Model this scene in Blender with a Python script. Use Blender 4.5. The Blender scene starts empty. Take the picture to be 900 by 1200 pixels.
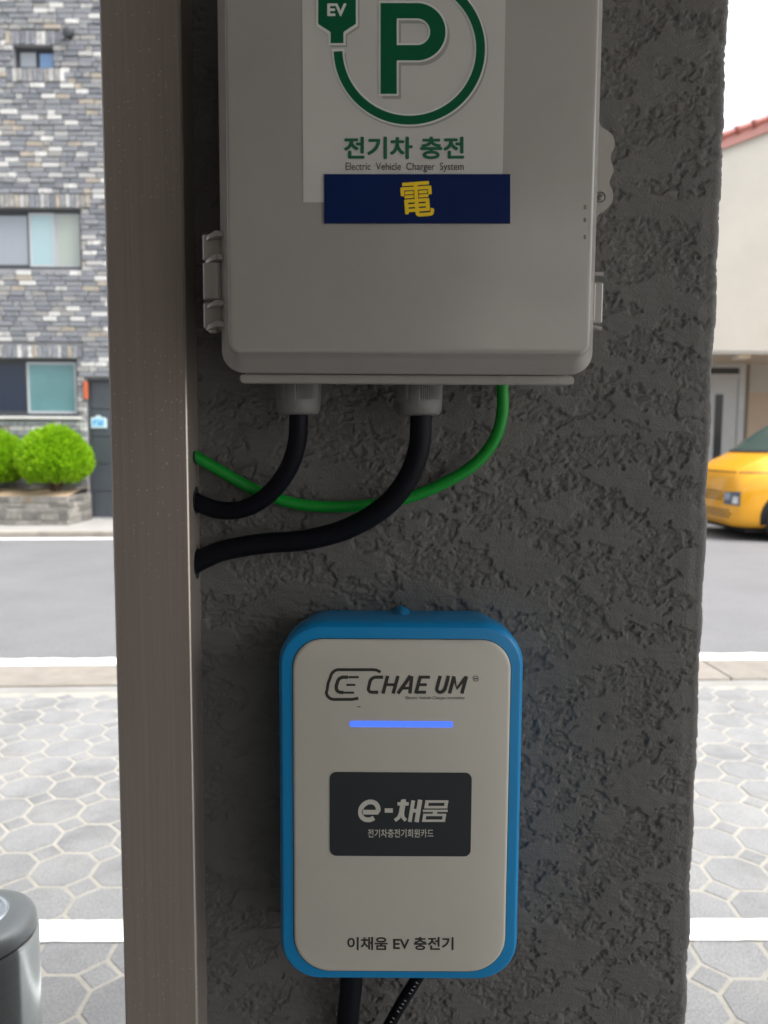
import bpy, bmesh, math, random
import numpy as np
from mathutils import Vector, Matrix, Euler
from mathutils.bvhtree import BVHTree

rad = math.radians
random.seed(7)
scene = bpy.context.scene
C = scene.collection

# ------------------------------------------------------------------ camera, sky, sun, exposure
CAM_H = 1.40
FPX = 900.0                      # focal length in pixels of the 900 x 1200 photograph
cam_d = bpy.data.cameras.new('camera')
cam_d.sensor_fit = 'VERTICAL'
cam_d.sensor_height = 36.0
cam_d.sensor_width = 27.0
cam_d.lens = 36.0 * FPX / 1200.0
cam_d.clip_start = 0.02
cam_d.clip_end = 2000
cam_d.dof.use_dof = True
cam_d.dof.focus_distance = 0.70
cam_d.dof.aperture_fstop = 7.5
cam = bpy.data.objects.new('camera', cam_d)
C.objects.link(cam)
cam.location = (0, 0, CAM_H)
CAM_R = Euler((rad(90 - 5.06), 0, 0)).to_matrix() @ Euler((0, 0, rad(0.32))).to_matrix()
cam.rotation_euler = CAM_R.to_euler()
scene.camera = cam

SUN_EL, SUN_AZ = 60.0, 108.0      # azimuth clockwise from +Y
sun_dir = Vector((math.sin(rad(SUN_AZ)) * math.cos(rad(SUN_EL)), math.cos(rad(SUN_AZ)) * math.cos(rad(SUN_EL)), math.sin(rad(SUN_EL))))
world = bpy.data.worlds.new('World')
scene.world = world
world.use_nodes = True
wn = world.node_tree
sky = wn.nodes.new('ShaderNodeTexSky')
sky.sky_type = 'NISHITA'
sky.sun_disc = False
sky.sun_elevation = rad(SUN_EL)
sky.sun_rotation = rad(SUN_AZ)
sky.air_density = 1.0
sky.dust_density = 6.0
sky.ozone_density = 0.6
bg = wn.nodes['Background']
bg.inputs['Strength'].default_value = 0.15
hsv = wn.nodes.new('ShaderNodeHueSaturation')     # overcast: the sky is nearly colourless
hsv.inputs['Saturation'].default_value = 0.22
wn.links.new(sky.outputs[0], hsv.inputs['Color'])
wn.links.new(hsv.outputs[0], bg.inputs[0])

sun_d = bpy.data.lights.new('sun', 'SUN')
sun_d.energy = 1.5
sun_d.angle = rad(40)
sun_d.color = (1.0, 0.97, 0.92)
sun = bpy.data.objects.new('sun', sun_d)
C.objects.link(sun)
sun.rotation_euler = (-sun_dir).to_track_quat('-Z', 'Y').to_euler()

vs = scene.view_settings
vs.view_transform = 'Standard'
vs.look = 'None'
vs.gamma = 1.0
vs.use_curve_mapping = False
vs.exposure = 1.40
scene.cycles.use_denoising = True
scene.cycles.max_bounces = 8
scene.cycles.diffuse_bounces = 5


def ray(px, py):
    return CAM_R @ Vector(((px - 450) / FPX, -(py - 600) / FPX, -1.0))


def P(px, py, Y):
    """world point on the vertical plane y = Y"""
    d = ray(px, py)
    t = Y / d.y
    return Vector((d.x * t, Y, CAM_H + d.z * t))


def G(px, py, z=0.0):
    d = ray(px, py)
    t = (z - CAM_H) / d.z
    return Vector((d.x * t, d.y * t, z))


CAM_RI = CAM_R.inverted()


def pix(p):
    q = CAM_RI @ (Vector(p) - Vector((0, 0, CAM_H)))
    return 450 + FPX * q.x / -q.z, 600 - FPX * q.y / -q.z


# ------------------------------------------------------------------ materials
MATS = {}


def mat(name, col, rough=0.6, metal=0.0, spec=0.5, var=0.0, vscale=20.0, bump=0.0, bscale=200.0, rnd=0.0,
        col2=None, coat=0.0, island=False, emit=None, estr=0.0, stretch=(1, 1, 1), trans=0.0):
    if name in MATS:
        return MATS[name]
    m = bpy.data.materials.new(name)
    m.use_nodes = True
    nt = m.node_tree
    b = nt.nodes['Principled BSDF']
    b.inputs['Base Color'].default_value = (*col, 1)
    b.inputs['Roughness'].default_value = rough
    b.inputs['Metallic'].default_value = metal
    b.inputs['Specular IOR Level'].default_value = spec
    b.inputs['Coat Weight'].default_value = coat
    b.inputs['Coat Roughness'].default_value = 0.05
    b.inputs['Transmission Weight'].default_value = trans
    if emit:
        b.inputs['Emission Color'].default_value = (*emit, 1)
        b.inputs['Emission Strength'].default_value = estr
    tc = nt.nodes.new('ShaderNodeTexCoord')
    mp = nt.nodes.new('ShaderNodeMapping')
    mp.inputs['Scale'].default_value = stretch
    nt.links.new(tc.outputs['Object'], mp.inputs[0])
    if var > 0 or rnd > 0:
        last = None
        if var > 0:
            nz = nt.nodes.new('ShaderNodeTexNoise')
            nz.inputs['Scale'].default_value = vscale
            nz.inputs['Detail'].default_value = 6
            nz.inputs['Roughness'].default_value = 0.65
            nt.links.new(mp.outputs[0], nz.inputs['Vector'])
            mx = nt.nodes.new('ShaderNodeMix')
            mx.data_type = 'RGBA'
            mr = nt.nodes.new('ShaderNodeMapRange')
            mr.inputs[1].default_value = 0.3
            mr.inputs[2].default_value = 0.7
            nt.links.new(nz.outputs[0], mr.inputs[0])
            c2 = col2 or tuple(c * (1 - var) for c in col)
            c1 = col if col2 else tuple(min(1, c * (1 + var)) for c in col)
            mx.inputs[6].default_value = (*c2, 1)
            mx.inputs[7].default_value = (*c1, 1)
            nt.links.new(mr.outputs[0], mx.inputs[0])
            last = mx.outputs[2]
        if rnd > 0:
            if island:
                src = nt.nodes.new('ShaderNodeNewGeometry').outputs['Random Per Island']
            else:
                src = nt.nodes.new('ShaderNodeObjectInfo').outputs['Random']
            mr2 = nt.nodes.new('ShaderNodeMapRange')
            mr2.inputs[3].default_value = 1 - rnd
            mr2.inputs[4].default_value = 1 + rnd
            nt.links.new(src, mr2.inputs[0])
            hs = nt.nodes.new('ShaderNodeHueSaturation')
            if last:
                nt.links.new(last, hs.inputs['Color'])
            else:
                hs.inputs['Color'].default_value = (*col, 1)
            nt.links.new(mr2.outputs[0], hs.inputs['Value'])
            last = hs.outputs[0]
        nt.links.new(last, b.inputs['Base Color'])
    if bump > 0:
        nb = nt.nodes.new('ShaderNodeTexNoise')
        nb.inputs['Scale'].default_value = bscale
        nb.inputs['Detail'].default_value = 5
        nt.links.new(mp.outputs[0], nb.inputs['Vector'])
        bp = nt.nodes.new('ShaderNodeBump')
        bp.inputs['Strength'].default_value = bump
        bp.inputs['Distance'].default_value = 0.002
        nt.links.new(nb.outputs[0], bp.inputs['Height'])
        nt.links.new(bp.outputs[0], b.inputs['Normal'])
    MATS[name] = m
    return m


def ramp_mat(name, stops, rough=0.9, island=False, var=0.25, vscale=30.0, bump=0.3):
    """colour picked per piece from a ramp, with grain on top"""
    m = bpy.data.materials.new(name)
    m.use_nodes = True
    nt = m.node_tree
    b = nt.nodes['Principled BSDF']
    b.inputs['Roughness'].default_value = rough
    b.inputs['Specular IOR Level'].default_value = 0.25
    if island:
        src = nt.nodes.new('ShaderNodeNewGeometry').outputs['Random Per Island']
    else:
        src = nt.nodes.new('ShaderNodeObjectInfo').outputs['Random']
    r = nt.nodes.new('ShaderNodeValToRGB')
    r.color_ramp.interpolation = 'CONSTANT'
    el = r.color_ramp.elements
    while len(el) < len(stops):
        el.new(0.5)
    for e, (p, c) in zip(el, stops):
        e.position = p
        e.color = (*c, 1)
    nt.links.new(src, r.inputs[0])
    tc = nt.nodes.new('ShaderNodeTexCoord')
    nz = nt.nodes.new('ShaderNodeTexNoise')
    nz.inputs['Scale'].default_value = vscale
    nz.inputs['Detail'].default_value = 6
    nt.links.new(tc.outputs['Object'], nz.inputs['Vector'])
    mr = nt.nodes.new('ShaderNodeMapRange')
    mr.inputs[1].default_value = 0.3
    mr.inputs[2].default_value = 0.7
    mr.inputs[3].default_value = 1 - var
    mr.inputs[4].default_value = 1 + var
    nt.links.new(nz.outputs[0], mr.inputs[0])
    hs = nt.nodes.new('ShaderNodeHueSaturation')
    nt.links.new(r.outputs[0], hs.inputs['Color'])
    nt.links.new(mr.outputs[0], hs.inputs['Value'])
    nt.links.new(hs.outputs[0], b.inputs['Base Color'])
    bp = nt.nodes.new('ShaderNodeBump')
    bp.inputs['Strength'].default_value = bump
    bp.inputs['Distance'].default_value = 0.006
    nt.links.new(nz.outputs[0], bp.inputs['Height'])
    nt.links.new(bp.outputs[0], b.inputs['Normal'])
    MATS[name] = m
    return m


M_PLASTIC = mat('enclosure_plastic', (0.385, 0.362, 0.342), 0.2, var=0.05, vscale=9, bump=0.03, bscale=120)
M_GLAND = mat('gland_plastic', (0.17, 0.17, 0.165), 0.45, var=0.06, vscale=40)
M_PAPER = mat('sign_vinyl', (0.57, 0.557, 0.535), 0.38, var=0.03, vscale=12)
M_PALE = mat('sign_pale_edge', (0.70, 0.73, 0.69), 0.4)
M_GREY_PRINT = mat('sign_shadow_print', (0.34, 0.335, 0.32), 0.4)
M_GREEN = mat('sign_green', (0.0, 0.10, 0.042), 0.55, spec=0.2)
M_GREEN_TXT = mat('sign_green_text', (0.006, 0.12, 0.058), 0.38)
M_NAVY = mat('sticker_navy', (0.0, 0.012, 0.085), 0.55, spec=0.2)
M_YELLOW = mat('sticker_yellow', (0.95, 0.66, 0.03), 0.5, spec=0.2)
M_BLUE = mat('charger_blue', (0.004, 0.26, 0.60), 0.34, var=0.04, vscale=15, bump=0.05, bscale=900)
M_PANEL = mat('charger_white', (0.60, 0.578, 0.515), 0.38, var=0.02, vscale=12, bump=0.02, bscale=700)
M_INK = mat('printed_ink', (0.03, 0.03, 0.028), 0.5)
M_CARD = mat('card_black', (0.022, 0.027, 0.032), 0.42)
M_CARDTXT = mat('card_text', (0.62, 0.61, 0.55), 0.4)
M_LED = mat('light_bar', (0.05, 0.08, 0.5), 0.3, emit=(0.055, 0.15, 1.0), estr=0.52)
M_CABLE = mat('cable_black', (0.005, 0.0055, 0.010), 0.55, spec=0.18, var=0.15, vscale=25, bump=0.05, bscale=60)
M_EARTH = mat('cable_green', (0.005, 0.30, 0.03), 0.36, var=0.08, vscale=30)
M_CABLETXT = mat('cable_print', (0.35, 0.35, 0.34), 0.5)
M_BARE = mat('bare_metal', (0.60, 0.56, 0.50), 0.3, metal=0.9)
M_CEIL = mat('soffit_grey', (0.38, 0.368, 0.352), 0.8, var=0.06, vscale=2)


def duct_mat():
    m = mat('duct_paint', (0.34, 0.29, 0.262), 0.38, metal=0.25, var=0.10, vscale=6, stretch=(60, 60, 0.8))
    nt = m.node_tree
    b = nt.nodes['Principled BSDF']
    old = b.inputs['Base Color'].links[0].from_socket
    tc = nt.nodes.new('ShaderNodeTexCoord')
    vo = nt.nodes.new('ShaderNodeTexVoronoi')
    vo.inputs['Scale'].default_value = 210
    vo.inputs['Randomness'].default_value = 1
    nt.links.new(tc.outputs['Object'], vo.inputs['Vector'])
    lt = nt.nodes.new('ShaderNodeMath')
    lt.operation = 'LESS_THAN'
    lt.inputs[1].default_value = 0.19
    nt.links.new(vo.outputs['Distance'], lt.inputs[0])
    # only some of the cells carry a speck
    sep = nt.nodes.new('ShaderNodeSeparateColor')
    nt.links.new(vo.outputs['Color'], sep.inputs[0])
    gt = nt.nodes.new('ShaderNodeMath')
    gt.operation = 'GREATER_THAN'
    gt.inputs[1].default_value = 0.6
    nt.links.new(sep.outputs[0], gt.inputs[0])
    nz = nt.nodes.new('ShaderNodeTexNoise')
    nz.inputs['Scale'].default_value = 4
    nt.links.new(tc.outputs['Object'], nz.inputs['Vector'])
    n2 = nt.nodes.new('ShaderNodeMapRange')
    n2.inputs[1].default_value = 0.42
    n2.inputs[2].default_value = 0.62
    nt.links.new(nz.outputs[0], n2.inputs[0])
    ml = nt.nodes.new('ShaderNodeMath')
    ml.operation = 'MULTIPLY'
    nt.links.new(lt.outputs[0], ml.inputs[0])
    nt.links.new(gt.outputs[0], ml.inputs[1])
    m3 = nt.nodes.new('ShaderNodeMath')
    m3.operation = 'MULTIPLY'
    nt.links.new(ml.outputs[0], m3.inputs[0])
    nt.links.new(n2.outputs[0], m3.inputs[1])
    m4 = nt.nodes.new('ShaderNodeMath')
    m4.operation = 'MULTIPLY'
    m4.inputs[1].default_value = 0.65
    nt.links.new(m3.outputs[0], m4.inputs[0])
    mx = nt.nodes.new('ShaderNodeMix')
    mx.data_type = 'RGBA'
    mx.inputs[7].default_value = (0.62, 0.58, 0.54, 1)
    nt.links.new(m4.outputs[0], mx.inputs[0])
    nt.links.new(old, mx.inputs[6])
    nt.links.new(mx.outputs[2], b.inputs['Base Color'])
    return m


M_DUCT = duct_mat()


# ------------------------------------------------------------------ mesh helpers
class MB:
    def __init__(self):
        self.v = []
        self.f = []

    def add(self, vs, fs):
        o = len(self.v)
        self.v += [tuple(p) for p in vs]
        self.f += [tuple(i + o for i in f) for f in fs]
        return self

    def box(self, x0, x1, y0, y1, z0, z1):
        return self.add([(x, y, z) for z in (z0, z1) for y in (y0, y1) for x in (x0, x1)],
                        [(0, 2, 3, 1), (4, 5, 7, 6), (0, 1, 5, 4), (2, 6, 7, 3), (0, 4, 6, 2), (1, 3, 7, 5)])

    def bbox(self, x0, x1, y0, y1, z0, z1, b):
        """box with chamfered edges"""
        vs, idx = [], {}
        X, Y, Z = (x0, x1), (y0, y1), (z0, z1)
        for i in (0, 1):
            for j in (0, 1):
                for k in (0, 1):
                    sx, sy, sz = (1 - 2 * i), (1 - 2 * j), (1 - 2 * k)
                    for ax in range(3):
                        p = [X[i] + sx * b, Y[j] + sy * b, Z[k] + sz * b]
                        p[ax] = (X[i], Y[j], Z[k])[ax]
                        idx[i, j, k, ax] = len(vs)
                        vs.append(tuple(p))
        fs = []
        for ax in range(3):
            for s in (0, 1):
                o = [a for a in range(3) if a != ax]
                q = []
                for (a, c) in ((0, 0), (1, 0), (1, 1), (0, 1)):
                    key = [0, 0, 0]
                    key[ax] = s
                    key[o[0]] = a
                    key[o[1]] = c
                    q.append(idx[key[0], key[1], key[2], ax])
                fs.append(tuple(q))
        for ax in range(3):
            o = [a for a in range(3) if a != ax]
            for a in (0, 1):
                for c in (0, 1):
                    q = []
                    for e, fx in ((0, o[0]), (1, o[0]), (1, o[1]), (0, o[1])):
                        key = [0, 0, 0]
                        key[ax] = e
                        key[o[0]] = a
                        key[o[1]] = c
                        q.append(idx[key[0], key[1], key[2], fx])
                    fs.append(tuple(q))
        for i in (0, 1):
            for j in (0, 1):
                for k in (0, 1):
                    fs.append(tuple(idx[i, j, k, a] for a in range(3)))
        return self.add(vs, fs)

    def loft(self, rings, cap0=True, cap1=True, closed=True):
        n = len(rings[0])
        vs = [p for r in rings for p in r]
        fs = []
        for a in range(len(rings) - 1):
            for i in range(n if closed else n - 1):
                j = (i + 1) % n
                fs.append((a * n + i, a * n + j, (a + 1) * n + j, (a + 1) * n + i))
        if cap0:
            fs.append(tuple(range(n)))
        if cap1:
            fs.append(tuple((len(rings) - 1) * n + i for i in reversed(range(n))))
        return self.add(vs, fs)

    def tube(self, path, r, n=14, caps=True, sub=8):
        pts = catmull([Vector(p) for p in path], sub)
        up = None
        rings = []
        for i, p in enumerate(pts):
            t = (pts[min(i + 1, len(pts) - 1)] - pts[max(i - 1, 0)]).normalized()
            if up is None:
                up = t.orthogonal().normalized()
            up = (up - t * up.dot(t)).normalized()
            s = t.cross(up)
            rr = r(i / (len(pts) - 1)) if callable(r) else r
            rings.append([p + (up * math.cos(a) + s * math.sin(a)) * rr for a in [2 * math.pi * k / n for k in range(n)]])
        return self.loft(rings, caps, caps)

    def lathe(self, c, axis, prof, n=24):
        """prof: (distance along axis, radius)"""
        a = Vector(axis).normalized()
        u = a.orthogonal().normalized()
        w = a.cross(u)
        c = Vector(c)
        rings = [[c + a * h + (u * math.cos(2 * math.pi * k / n) + w * math.sin(2 * math.pi * k / n)) * r for k in range(n)] for h, r in prof]
        return self.loft(rings)

    def build(self, name, m, parent=None, smooth=None, loc=(0, 0, 0)):
        me = bpy.data.meshes.new(name)
        me.from_pydata(self.v, [], self.f)
        bm = bmesh.new()
        bm.from_mesh(me)
        bmesh.ops.recalc_face_normals(bm, faces=bm.faces)
        bm.to_mesh(me)
        bm.free()
        if smooth:
            for p in me.polygons:
                p.use_smooth = True
            me.set_sharp_from_angle(angle=rad(smooth))
        return link(name, me, m, parent, loc)


def link(name, me, m=None, parent=None, loc=(0, 0, 0)):
    if m and not me.materials:
        me.materials.append(m)
    o = bpy.data.objects.new(name, me)
    C.objects.link(o)
    o.location = loc
    if parent:
        o.parent = parent
        if parent.get('_abs') is not None or parent.get('_in') is not None:
            o['_in'] = 1
            r = parent
            tot = Vector((0, 0, 0))
            while r:
                tot += r.location
                r = r.parent
            o.location = Vector(loc) - tot
    return o


def thing(name, label, cat, loc=(0, 0, 0), rotz=0.0, group=None, absolute=True):
    """Empty at the base of a thing; with absolute=True its parts are given in world coordinates"""
    o = bpy.data.objects.new(name, None)
    C.objects.link(o)
    o.empty_display_size = 0.05
    o.location = loc
    o.rotation_euler = (0, 0, rotz)
    tag(o, label, cat, group)
    if absolute:
        o['_abs'] = 1
    return o


def tag(o, label, cat=None, group=None):
    o['label'] = label
    if cat:
        o['category'] = cat
    if group:
        o['group'] = group
    return o


def struct(o, label=None):
    o['kind'] = 'structure'
    return o


def catmull(p, sub):
    if len(p) < 3:
        return p
    q = [p[0] * 2 - p[1]] + list(p) + [p[-1] * 2 - p[-2]]
    out = []
    for i in range(1, len(q) - 2):
        a, b, c, d = q[i - 1], q[i], q[i + 1], q[i + 2]
        for k in range(sub):
            t = k / sub
            out.append(0.5 * ((2 * b) + (c - a) * t + (2 * a - 5 * b + 4 * c - d) * t * t + (3 * b - a - 3 * c + d) * t ** 3))
    out.append(p[-1])
    return out


def rring(x0, x1, z0, z1, r, Y, n=8):
    """rounded rectangle in the plane y = Y; r may be (top, bottom)"""
    rt, rb = r if isinstance(r, tuple) else (r, r)
    pts = []
    for cx, cz, a0, rr in ((x1 - rt, z1 - rt, 0, rt), (x0 + rt, z1 - rt, 90, rt), (x0 + rb, z0 + rb, 180, rb), (x1 - rb, z0 + rb, 270, rb)):
        for k in range(n + 1):
            a = rad(a0 + 90 * k / n)
            pts.append(Vector((cx + rr * math.cos(a), Y, cz + rr * math.sin(a))))
    return pts


def ribbon(mb, pts, wpx, Y, th=0.00025):
    """printed stroke: px polyline with a width in px on the plane y = Y"""
    P2 = [Vector(p) for p in pts]
    L, Rr = [], []
    for i, p in enumerate(P2):
        t = (P2[min(i + 1, len(P2) - 1)] - P2[max(i - 1, 0)]).normalized()
        n = Vector((-t.y, t.x))
        L.append(p + n * wpx / 2)
        Rr.append(p - n * wpx / 2)
    a = [P(q.x, q.y, Y) for q in L]
    b = [P(q.x, q.y, Y) for q in Rr]
    vs, fs = [], []
    for i in range(len(a)):
        vs += [a[i], b[i]]
    for i in range(len(a) - 1):
        fs.append((2 * i, 2 * i + 1, 2 * i + 3, 2 * i + 2))
    mb.add(vs, fs)
    return mb


def polypx(mb, pts, Y):
    mb.add([P(x, y, Y) for x, y in pts], [tuple(range(len(pts)))])
    return mb


def arc(cx, cy, r, a0, a1, n=40):
    return [(cx + r * math.cos(rad(a0 + (a1 - a0) * k / n)), cy + r * math.sin(rad(a0 + (a1 - a0) * k / n))) for k in range(n + 1)]


def text(body, x0, y0, x1, y1, Y, m, parent, name='lettering', fat=0.0, shear=0.0, tilt=0.0):
    """lettering fitted into a pixel box on the plane y = Y"""
    cu = bpy.data.curves.new('glyphs', 'FONT')
    cu.body = body
    cu.size = 1.0
    cu.shear = shear
    cu.resolution_u = 4
    cu.fill_mode = 'FRONT'
    o = bpy.data.objects.new('glyphs', cu)
    C.objects.link(o)
    bpy.context.view_layer.update()
    dg = bpy.context.evaluated_depsgraph_get()
    me = bpy.data.meshes.new_from_object(o.evaluated_get(dg))
    bpy.data.objects.remove(o)
    bpy.data.curves.remove(cu)
    co = np.zeros(len(me.vertices) * 3)
    me.vertices.foreach_get('co', co)
    co = co.reshape(-1, 3)
    lo, hi = co.min(0), co.max(0)
    cx, cy = (x0 + x1) / 2, (y0 + y1) / 2
    off = Vector((0, 0, 0))
    if parent is not None:
        r = parent
        while r:
            off += r.location
            r = r.parent
    x0, x1, y0, y1 = x0 + fat, x1 - fat, y0 + fat, y1 - fat
    polys = [tuple(p.vertices) for p in me.polygons]
    shifts = [(0, 0)] if not fat else [(fat * math.cos(2 * math.pi * k / 8), fat * math.sin(2 * math.pi * k / 8)) for k in range(8)] + [(0, 0)]
    base_pts = []
    for i, c in enumerate(co):
        u = (c[0] - lo[0]) / (hi[0] - lo[0])
        v = (c[1] - lo[1]) / (hi[1] - lo[1])
        px, py = x0 + (x1 - x0) * u, y1 + (y0 - y1) * v
        if tilt:
            dx, dy = px - cx, py - cy
            px = cx + dx * math.cos(rad(tilt)) - dy * math.sin(rad(tilt))
            py = cy + dx * math.sin(rad(tilt)) + dy * math.cos(rad(tilt))
        base_pts.append((px, py))
    bpy.data.meshes.remove(me)
    vs_, fs_ = [], []
    for k, (sx, sy) in enumerate(shifts):
        o0 = len(vs_)
        vs_ += [tuple(P(a + sx, b + sy, Y - 0.000006 * k) - off) for a, b in base_pts]
        fs_ += [tuple(i + o0 for i in f) for f in polys]
    me = bpy.data.meshes.new(name)
    me.from_pydata(vs_, [], fs_)
    me.materials.append(m)
    o = bpy.data.objects.new(name, me)
    C.objects.link(o)
    if parent is not None:
        o.parent = parent
        o['_in'] = 1
    return o


# ------------------------------------------------------------------ noise for relief (numpy)
def noise2(x, y, seed=0):
    xi, yi = np.floor(x).astype(np.int64), np.floor(y).astype(np.int64)
    xf, yf = x - xi, y - yi

    def g(ix, iy, dx, dy):
        h = (ix * 374761393 + iy * 668265263 + seed * 1442695041) & 0xFFFFFFFF
        h = ((h ^ (h >> 13)) * 1274126177) & 0xFFFFFFFF
        a = ((h ^ (h >> 16)) & 0xFFFF) / 65535.0 * 2 * math.pi
        return np.cos(a) * dx + np.sin(a) * dy
    u = xf * xf * xf * (xf * (xf * 6 - 15) + 10)
    v = yf * yf * yf * (yf * (yf * 6 - 15) + 10)
    a = g(xi, yi, xf, yf)
    b = g(xi + 1, yi, xf - 1, yf)
    c = g(xi, yi + 1, xf, yf - 1)
    d = g(xi + 1, yi + 1, xf - 1, yf - 1)
    return ((a + (b - a) * u) * (1 - v) + (c + (d - c) * u) * v) * 1.5


def fbm2(x, y, o=4, seed=0, gain=0.5):
    s, a = 0, 1.0
    for k in range(o):
        s = s + noise2(x * 2 ** k, y * 2 ** k, seed + k * 17) * a
        a *= gain
    return s


def sstep(a, b, x):
    t = np.clip((x - a) / (b - a), 0, 1)
    return t * t * (3 - 2 * t)


# ================================================================== SETTING
YP = 0.78                         # front face of the pillar
ROAD_V, SLOPE = 4.41, 0.0485      # the road runs slightly askew of the pillar


def road_y(v, x, s=SLOPE):
    return v + s * x


M_GROUND = mat('ground_earth', (0.26, 0.25, 0.23), 0.95, var=0.2, vscale=0.4)
struct(MB().add([(-400, -400, -0.12), (400, -400, -0.12), (400, 400, -0.12), (-400, 400, -0.12)], [(0, 1, 2, 3)]).build('ground', M_GROUND))


def asphalt_mat():
    m = mat('asphalt', (0.130, 0.131, 0.137), 0.85, var=0.10, vscale=1.1, bump=0.5, bscale=160)
    nt = m.node_tree
    b = nt.nodes['Principled BSDF']
    old = b.inputs['Base Color'].links[0].from_socket
    tc = nt.nodes.new('ShaderNodeTexCoord')
    n = nt.nodes.new('ShaderNodeTexNoise')
    n.inputs['Scale'].default_value = 90
    n.inputs['Detail'].default_value = 3
    nt.links.new(tc.outputs['Object'], n.inputs['Vector'])
    mr = nt.nodes.new('ShaderNodeMapRange')
    mr.inputs[1].default_value = 0.3
    mr.inputs[2].default_value = 0.7
    mr.inputs[3].default_value = 0.75
    mr.inputs[4].default_value = 1.25
    nt.links.new(n.outputs[0], mr.inputs[0])
    hs = nt.nodes.new('ShaderNodeHueSaturation')
    nt.links.new(old, hs.inputs['Color'])
    nt.links.new(mr.outputs[0], hs.inputs['Value'])
    nt.links.new(hs.outputs[0], b.inputs['Base Color'])
    return m


M_ASPH = asphalt_mat()
rd = MB()
rd.add([(-80, road_y(4.87, -80), -0.02), (80, road_y(4.87, 80), -0.02), (80, 30, -0.02), (-80, 30, -0.02)], [(0, 1, 2, 3)])
struct(rd.build('road', M_ASPH))


def line_mat():
    m = mat('white_road_paint', (0.80, 0.80, 0.78), 0.7, var=0.05, vscale=8, bump=0.3, bscale=120)
    return m


M_LINE = line_mat()


def strip(name, v0, v1, x0, x1, z, m, slope=SLOPE, wob=0.004, step=0.12, th=0.004):
    """painted strip with slightly worn edges"""
    mb = MB()
    n = max(2, int((x1 - x0) / step))
    vs, fs = [], []
    for i in range(n + 1):
        x = x0 + (x1 - x0) * i / n
        for v in (v0 + random.uniform(-wob, wob), v1 + random.uniform(-wob, wob)):
            vs.append((x, road_y(v, x, slope), z))
    for i in range(n):
        fs.append((2 * i, 2 * i + 2, 2 * i + 3, 2 * i + 1))
    mb.add(vs, fs)
    return struct(mb.build(name, m))


strip('road_edge_line', 4.875, 5.045, -2.75, -1.452, -0.015, M_LINE, wob=0.013, step=0.07)
strip('road_edge_line', 4.875, 5.045, -1.445, 2.16, -0.015, M_LINE, wob=0.013, step=0.07)
strip('road_edge_line', 4.875, 5.045, 2.17, 14, -0.015, M_LINE, wob=0.013, step=0.07)
strip('road_edge_line', 4.875, 5.045, -14, -2.758, -0.015, M_LINE)

# far side: kerb, pavement, painted line
FS = 0.08
M_SIDE = mat('pavement_concrete', (0.27, 0.262, 0.25), 0.9, var=0.12, vscale=3, bump=0.3, bscale=60)
M_KERB = mat('kerb_concrete', (0.195, 0.177, 0.155), 0.85, var=0.16, vscale=7, rnd=0.06, bump=0.35, bscale=90)
M_KERBF = mat('far_kerb_concrete', (0.27, 0.245, 0.21), 0.9, var=0.16, vscale=5, rnd=0.08, bump=0.3, bscale=60)
strip('far_road_line', 11.50, 11.68, -14, 2.6, -0.013, M_LINE, FS, step=0.4)
sw = MB()
xs = (-30, 2.6)
v = [(x, road_y(11.98, x, FS), z) for x in xs for z in (-0.1, 0.055)] + [(x, 16, z) for x in xs for z in (-0.1, 0.055)]
sw.add(v, [(0, 2, 3, 1), (4, 5, 7, 6), (1, 3, 7, 5), (0, 1, 5, 4), (2, 6, 7, 3)])
struct(sw.build('pavement', M_SIDE))
fk = bpy.data.objects.new('far_kerb', None)
C.objects.link(fk)
struct(fk)
for i in range(14):
    x0 = -9.4 + i * 0.85
    mb = MB()
    vs = []
    for x in (x0 + 0.004, x0 + 0.846):
        for dv in (11.80, 11.978):
            for z in (-0.09, 0.06):
                vs.append((x, road_y(dv, x, FS), z))
    mb.add(vs, [(0, 1, 3, 2), (4, 6, 7, 5), (0, 4, 5, 1), (2, 3, 7, 6), (1, 5, 7, 3), (0, 2, 6, 4)])
    mb.build('kerb_stone', M_KERBF, fk)

# near side: dropped kerb, one stone after another
nk = bpy.data.objects.new('kerb', None)
C.objects.link(nk)
struct(nk)
kx = [-1.448 + 1.18 * k for k in range(-9, 10)]
for i in range(len(kx) - 1):
    x0, x1 = kx[i] + 0.006, kx[i + 1] - 0.006
    rings = []
    for x in (x0, x1):
        rings.append([Vector((x, road_y(vv, x), z)) for vv, z in ((4.405, -0.1), (4.405, 0.004), (4.413, 0.012), (4.84, -0.002), (4.868, -0.012), (4.868, -0.1))])
    o = MB().loft(rings).build('kerb_stone', M_KERB, nk)
strip('kerb_bed', 4.40, 4.87, -12.2, 9.3, -0.035, mat('kerb_joint', (0.16, 0.14, 0.12), 0.95), wob=0)

# octagon paving
PITCH = 0.2015
M_BED = mat('paver_joint_mortar', (0.285, 0.275, 0.243), 0.95, var=0.15, vscale=15, bump=0.4, bscale=120)


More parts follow.
